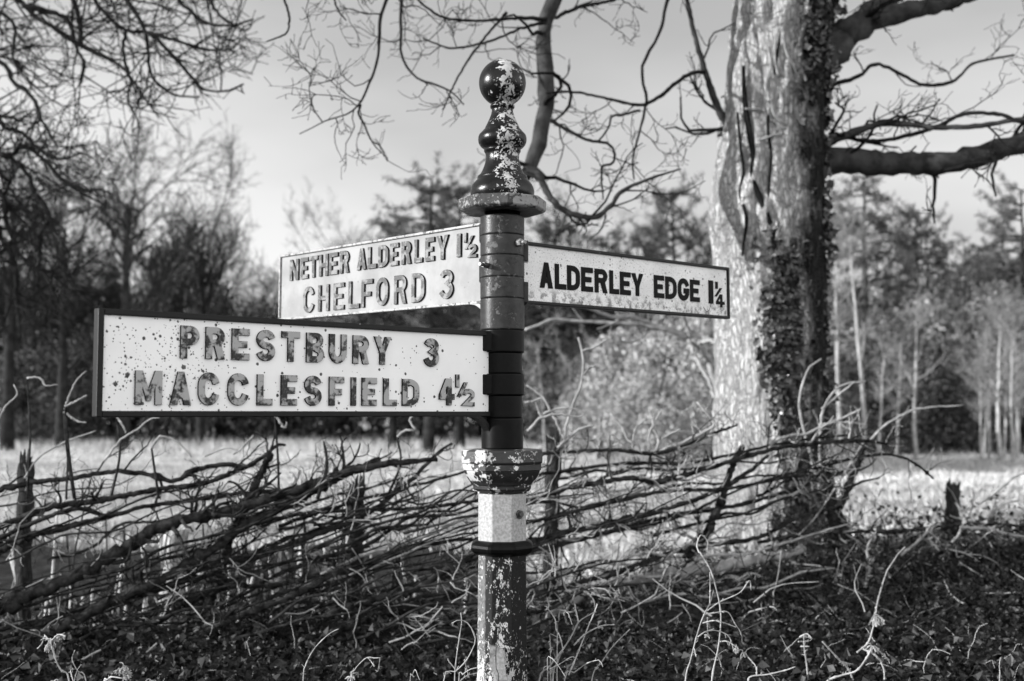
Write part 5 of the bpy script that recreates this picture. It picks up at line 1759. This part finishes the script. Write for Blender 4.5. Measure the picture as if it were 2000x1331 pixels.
protos = {
    'oak': [bare_tree('bare_oak', 10, .26, (M_bg_bark, M_bg_twig), 12, .42, .05, s, None, 0, 1.5, .30, .019) for s in (1, 2)],
    'ash': [bare_tree('bare_ash', 10, .18, (M_bg_bark, M_bg_twig), 12, .30, .12, s, None, 0, 1.3, .30, .016) for s in (3,)],
    'birch': [bare_tree('pale_birch', 10, .10, (M_bg_pale, M_bg_ptwig), 14, .20, .10, s, None, .01, .75, .40, .010) for s in (5, 6)],
    'sapling': [bare_tree('young_tree', 6, .06, (M_bg_pale, M_bg_ptwig), 12, .26, .16, s, None, .0, .8, .20, .011) for s in (8,)],
    'pine': [pine_tree('scots_pine', 10, .20, s, .40, .30) for s in (11, 12)],
    'spruce': [pine_tree('spruce', 10, .20, s, .12, .30, 74, -.05, .6) for s in (14,)],
    'holly': [bush('evergreen_bush', 2.6, 2.6, 17, M_holly, 15000, .075)],
    'shrub': [bush('dark_shrub', 3.0, 3.4, 19, M_mass, 5600, .11)],
}
protoh = {'oak': 10, 'ash': 10, 'birch': 10, 'sapling': 6, 'pine': 10, 'spruce': 10, 'holly': 2.6, 'shrub': 3.0}
catname = {'oak': 'tree', 'ash': 'tree', 'birch': 'birch', 'sapling': 'young tree', 'pine': 'pine', 'spruce': 'conifer', 'holly': 'bush', 'shrub': 'shrub'}
used = {}
gB = np.random.default_rng(123)
def plant(kind, px, top, Y, label, group, sx=1.0, var=0, rot=None):
    src = protos[kind][var % len(protos[kind])]
    first = (kind, var % len(protos[kind])) not in used
    o = src if first else copy_tree(src)
    used[(kind, var % len(protos[kind]))] = 1
    x = float(pt(px, 860, Y)[0])
    zg = float(ground_z(x, Y))
    H = float(pt(px, top, Y)[2]) - zg
    s_ = H / protoh[kind]
    o.location = (x, Y, zg)
    o.scale = (s_ * sx, s_ * sx, s_)
    tl = .05 if kind in ('birch', 'sapling', 'ash') else 0
    o.rotation_euler = (gB.normal() * tl, gB.normal() * tl, gB.uniform(0, 6.28) if rot is None else rot)
    tag(o, label, catname[kind], group)
    return o
for bx, by, bh, var in [(-5.6, 4.4, .95, 1.0), (-5.3, 3.6, .8, .9)]:  # out of view, put in to keep the low sun off the bank
    o = bush('dark_shrub', bh, 1.5 * var, int(-bx * 10), M_mass, 2600, .07)
    o.location = (bx, by, float(ground_z(bx, by)))
    tag(o, 'low dark roadside shrub at the left end of the laid hedge', 'shrub', 'roadside shrubs left of the hedge')
GW = 'trees of the wood beyond the field'
plant('oak', 238, 322, 44, 'bare spreading oak rising clear of the wood above the left end of the PRESTBURY arm', GW, 1.0, 0, 0.4)
plant('oak', 392, 408, 48, 'smaller bare oak at the right end of the left-hand wood, next to open sky', GW, 0.8, 1, 1.0)
plant('oak', 120, 380, 46, 'bare oak behind the drooping branches at the left', GW, 1.0, 1, 2.0)
plant('oak', 15, 330, 43, 'tall bare oak at the far left edge of the wood', GW, 1.0, 0, 3.0)
plant('shrub', 350, 475, 50, 'domed dark evergreen above the middle of the PRESTBURY arm', GW, .42, 0)
plant('ash', 305, 430, 52, 'slender bare ash between the two clear oaks of the left wood', GW, 1.0)
plant('ash', 70, 440, 50, 'bare ash left of the PRESTBURY arm, deep in the wood', GW, 1.1)
for px, tp, lab in [(500, 560, 'faint pale young tree at the open gap left of the NETHER ALDERLEY arm'), (535, 585, 'shorter pale young tree beside the sign-arm gap'), (600, 455, 'pale young tree showing above the left half of the NETHER ALDERLEY arm'), (655, 440, 'tall pale young tree above the middle of the NETHER ALDERLEY arm'), (700, 445, 'pale bushy young tree just left of the dark pine')]:
    plant('sapling', px, tp, 58, lab, GW, .9)
plant('pine', 838, 330, 42, 'dark broad pine directly left of the finial', GW, 1.15, 0, 1.2)
plant('pine', 770, 420, 47, 'lower dark pine behind the end of NETHER ALDERLEY lettering', GW, 1.0, 1)
plant('pine', 900, 345, 46, 'dark pine half hidden behind the finial', GW, 1.0, 1)
plant('pine', 1085, 420, 45, 'dark pine just right of the octagonal flange', GW, .9, 0)
plant('spruce', 1190, 445, 52, 'sunlit conifer above the middle of the ALDERLEY EDGE arm', GW, 1.1)
plant('pine', 1320, 352, 47, 'pointed pine close left of the big pale trunk', GW, .8, 1)
plant('birch', 1270, 420, 50, 'pale birch left of the pointed pine', GW, 1.2, 0)
plant('birch', 1130, 470, 50, 'pale birch above the start of ALDERLEY lettering', GW, 1.2, 1)
plant('spruce', 1700, 330, 40, 'large sunlit conifer just right of the big trunk, under the level limb', GW, 1.05, 0, .5)
plant('pine', 1795, 395, 42, 'dark pine with reaching boughs against the right-hand sky', GW, .75, 1)
plant('pine', 2010, 355, 38, 'dark tall pine at the far right edge', GW, .9, 0)
plant('spruce', 1915, 470, 46, 'dark conifer left of the far right pine', GW, .9)
plant('spruce', 1850, 505, 48, 'low dark conifer in the dip of the right-hand skyline', GW, 1.0)
for n_, (px, tp, Y, lab) in enumerate([(1640, 400, 37, 'leaning pale birch touching the right side of the big trunk'), (1690, 395, 36, 'tall forked pale birch before the sunlit conifer'), (1712, 660, 35, 'short straight pale birch stem right of the forked birch'), (1787, 560, 36, 'slim pale birch in the middle of the right-hand wood edge'), (1752, 640, 37, 'thin birch between two stouter pale stems of the right-hand wood'), (1915, 690, 35, 'leftmost stem of the pale birch clump at the right'), (1932, 680, 35, 'middle stem of the pale birch clump at the right'), (1952, 560, 34.5, 'brightest straight birch at the right, beside the birch clump'), (1990, 610, 36, 'pale young birch at the right edge of the picture')]):
    plant('birch', px, tp, Y, lab, 'birches at the edge of the right-hand wood', 1.0 if n_ < 2 else 1.35, n_)
plant('holly', 1335, 615, 31, 'tallest sunlit evergreen bush between the column and the big trunk', GW, .75)
plant('holly', 1245, 655, 33, 'rounded sunlit evergreen bush nearer the column', GW, .8)
plant('holly', 1290, 735, 28, 'low sunlit evergreen bush in front of the two taller bushes', GW, 1.1)
plant('holly', 1390, 690, 34, 'sunlit evergreen bush half hidden by the left of the big trunk', GW, .7)
plant('holly', 1170, 740, 36, 'small sunlit evergreen bush low beside the column', GW, .9)
plant('shrub', 1120, 700, 40, 'dark shrub low behind the column, right side', GW, 1.0)
for n_, (px, tp, Y, lab) in enumerate([(1900, 560, 42, 'sunlit mound of undergrowth under the right-hand pines'), (1790, 600, 41, 'undergrowth mound behind the slim birches'), (1990, 580, 40, 'undergrowth at the right edge under the tall pine'), (1680, 620, 42, 'undergrowth hugging the right side of the big trunk')]):
    plant('holly', px, tp, Y, lab, GW, .75)
for px, tp, Y, lab in [(40, 690, 49, 'undergrowth shrub low at the far left edge of the wood'), (130, 660, 51, 'undergrowth shrub behind the left edge of the PRESTBURY arm'), (225, 640, 53, 'undergrowth shrub showing over the left end of the PRESTBURY arm'), (430, 600, 52, 'undergrowth shrub at the right end of the left-hand wood'), (560, 640, 54, 'undergrowth shrub below the NETHER ALDERLEY arm'), (800, 560, 52, 'undergrowth shrub behind the NETHER ALDERLEY lettering')]:
    plant('shrub', px, tp, Y, lab, GW, .95)
# more trees of the wood, which nothing tells apart
for n_ in range(34):
    px = -120 + n_ * 17 + gB.normal() * 8
    plant('ash' if n_ % 3 else 'oak', px, gB.uniform(560, 690) if px > 440 else gB.uniform(470, 640), gB.uniform(52, 60), 'bare dark tree among many in the wood beyond the field', 'bare trees crowded in the wood', .8, n_)
for n_ in range(22):
    px = 480 + n_ * 42 + gB.normal() * 10
    plant('ash' if n_ % 2 else 'oak', px, gB.uniform(520, 650), gB.uniform(50, 60), 'bare dark tree among many in the wood beyond the field', 'bare trees crowded in the wood', .9, n_)
for n_ in range(12):
    px = 1640 + n_ * 36 + gB.normal() * 10
    plant('ash' if n_ % 3 else 'sapling', px, gB.uniform(520, 640), gB.uniform(40, 52), 'bare dark tree among many in the wood beyond the field', 'bare trees crowded in the wood', .9, n_)

for n_ in range(6):
    px = gB.uniform(1880, 2015) if n_ < 5 else gB.uniform(1650, 1800)
    plant('sapling', px, gB.uniform(590, 720), gB.uniform(33, 39), 'pale thin young tree among many at the sunlit edge of the right-hand wood', 'pale young trees at the edge of the right-hand wood', 1.1, n_)
for n_, (px, tp, Y, lab) in enumerate([(1705, 690, 39, 'dark shrub between the forked birch and the straight birch stem'), (1800, 660, 40, 'dark shrub behind the slim birch of the right-hand wood'), (1870, 600, 43, 'broad dark shrub below the dip of the right-hand skyline')]):
    plant('shrub', px, tp, Y, lab, GW, 1.1)
for n_, (kd, px, tp, lab) in enumerate([('pine', 1245, 470, 'dark pine above the EDGE lettering'), ('pine', 1140, 495, 'short dark pine above the start of the ALDERLEY EDGE arm'), ('ash', 1180, 430, 'thin bare tree between the hanging limb and the pointed pine'), ('ash', 1380, 470, 'bare tree just left of the big trunk'), ('pine', 1820, 450, 'dark pine filling the dip right of the sunlit conifer'), ('spruce', 1965, 430, 'dark conifer beside the far right pine')]):
    plant(kd, px, tp, 45, lab, GW, 1.1, n_)
for n_ in range(7):
    px = 1060 + n_ * 48 + gB.normal() * 9
    plant('sapling', px, gB.uniform(600, 690), gB.uniform(34, 42), 'pale thin young tree in the hazy wood between column and big trunk', 'pale young trees between the column and the big trunk', 1.2, n_)

# far undergrowth of the wood that reads as one mass
g = np.random.default_rng(5)
mb = MB()
n_ = 30000
u = g.uniform(-300, 2300, n_)
Yw = g.uniform(56, 70, n_)
topy = np.interp(u, [-300, 0, 200, 430, 470, 560, 760, 900, 1100, 1350, 1640, 1800, 2000, 2300], [560, 540, 560, 610, 690, 700, 610, 560, 600, 590, 560, 560, 530, 520])
topy = topy + 25 * np.sin(u * .05) + 18 * np.sin(u * .13 + 1)
v = g.uniform(0, 1, n_) ** .8
Cn = np.array([pt(a_, 875 + (b_ - 875) * c_, y_) for a_, b_, c_, y_ in zip(u, topy, v, Yw)])
cl = 0.5 + 0.5 * np.sin(Cn[:, 0] * .9 + np.sin(Cn[:, 2] * 1.3)) * np.sin(Cn[:, 2] * 1.1 + Cn[:, 0] * .3)
Cn = Cn[(g.uniform(size=n_) < .35 + .65 * cl)]
Vv, ff = leaf_cards(Cn, .5, g)
mb.add(Vv, ff, 0, False)
tag(mb.build('woodland_undergrowth', M_mass), 'dark tangled undergrowth filling the wood beyond the field', 'undergrowth', None, 'stuff')

# crooked pale sapling standing just left of the big trunk
SY = 9.6
sb = pt(1415, 900, SY)
sap = empty('young_tree', (float(sb[0]), SY, float(ground_z(sb[0], SY))), 'crooked pale sapling with long bent branches beside the left of the big trunk', 'young tree')
SL = np.array(sap.location)
sp = [([(1418, 1010), (1416, 930), (1412, 850), (1404, 780), (1395, 735), (1378, 690), (1350, 662)], [16, 15, 15, 14, 14, 13, 12], 'trunk'),
      ([(1350, 662), (1320, 650), (1280, 640), (1230, 632), (1170, 630), (1110, 626), (1080, 624), (1060, 632), (1025, 645)], [12, 11, 10, 9, 8, 7, 7, 6, 5], 'branch'),
      ([(1350, 662), (1335, 620), (1318, 585), (1300, 540)], [10, 8, 7, 5], 'branch'),
      ([(1290, 642), (1240, 622), (1190, 618), (1150, 602), (1110, 592)], [9, 9, 8, 7, 5], 'branch'),
      ([(1268, 640), (1250, 662), (1218, 668), (1205, 650)], [7, 6, 6, 4], 'branch'),
      ([(1362, 672), (1385, 665), (1402, 672)], [9, 8, 7], 'branch'),
      ([(1345, 660), (1360, 700), (1385, 745), (1395, 780)], [9, 9, 8, 7], 'branch')]
src = []
for n_, (pp, ww, nm) in enumerate(sp):
    P, R = limb_mesh(pp, ww, (SY, SY - .2 * (n_ > 0)), 26, 7, .18, 900 + n_)
    if n_ == 0:
        P[0, 2] = SL[2] - .05
    mb = MB()
    mb.tubes(P - SL, R, 8, 0, True)
    mb.build(nm, M_hedge_pale, sap)
    src.append((P, R))
mb = MB()
for P, R in twigs_from(src, 2.2, .5, .25, .12, (0, 0, .04), 62, (1, 2.2, 1.4), .003, .3):
    mb.tubes(P - SL, R, 3)
o = mb.build('twigs', M_hedge_pale, sap)
o['kind'] = 'stuff'
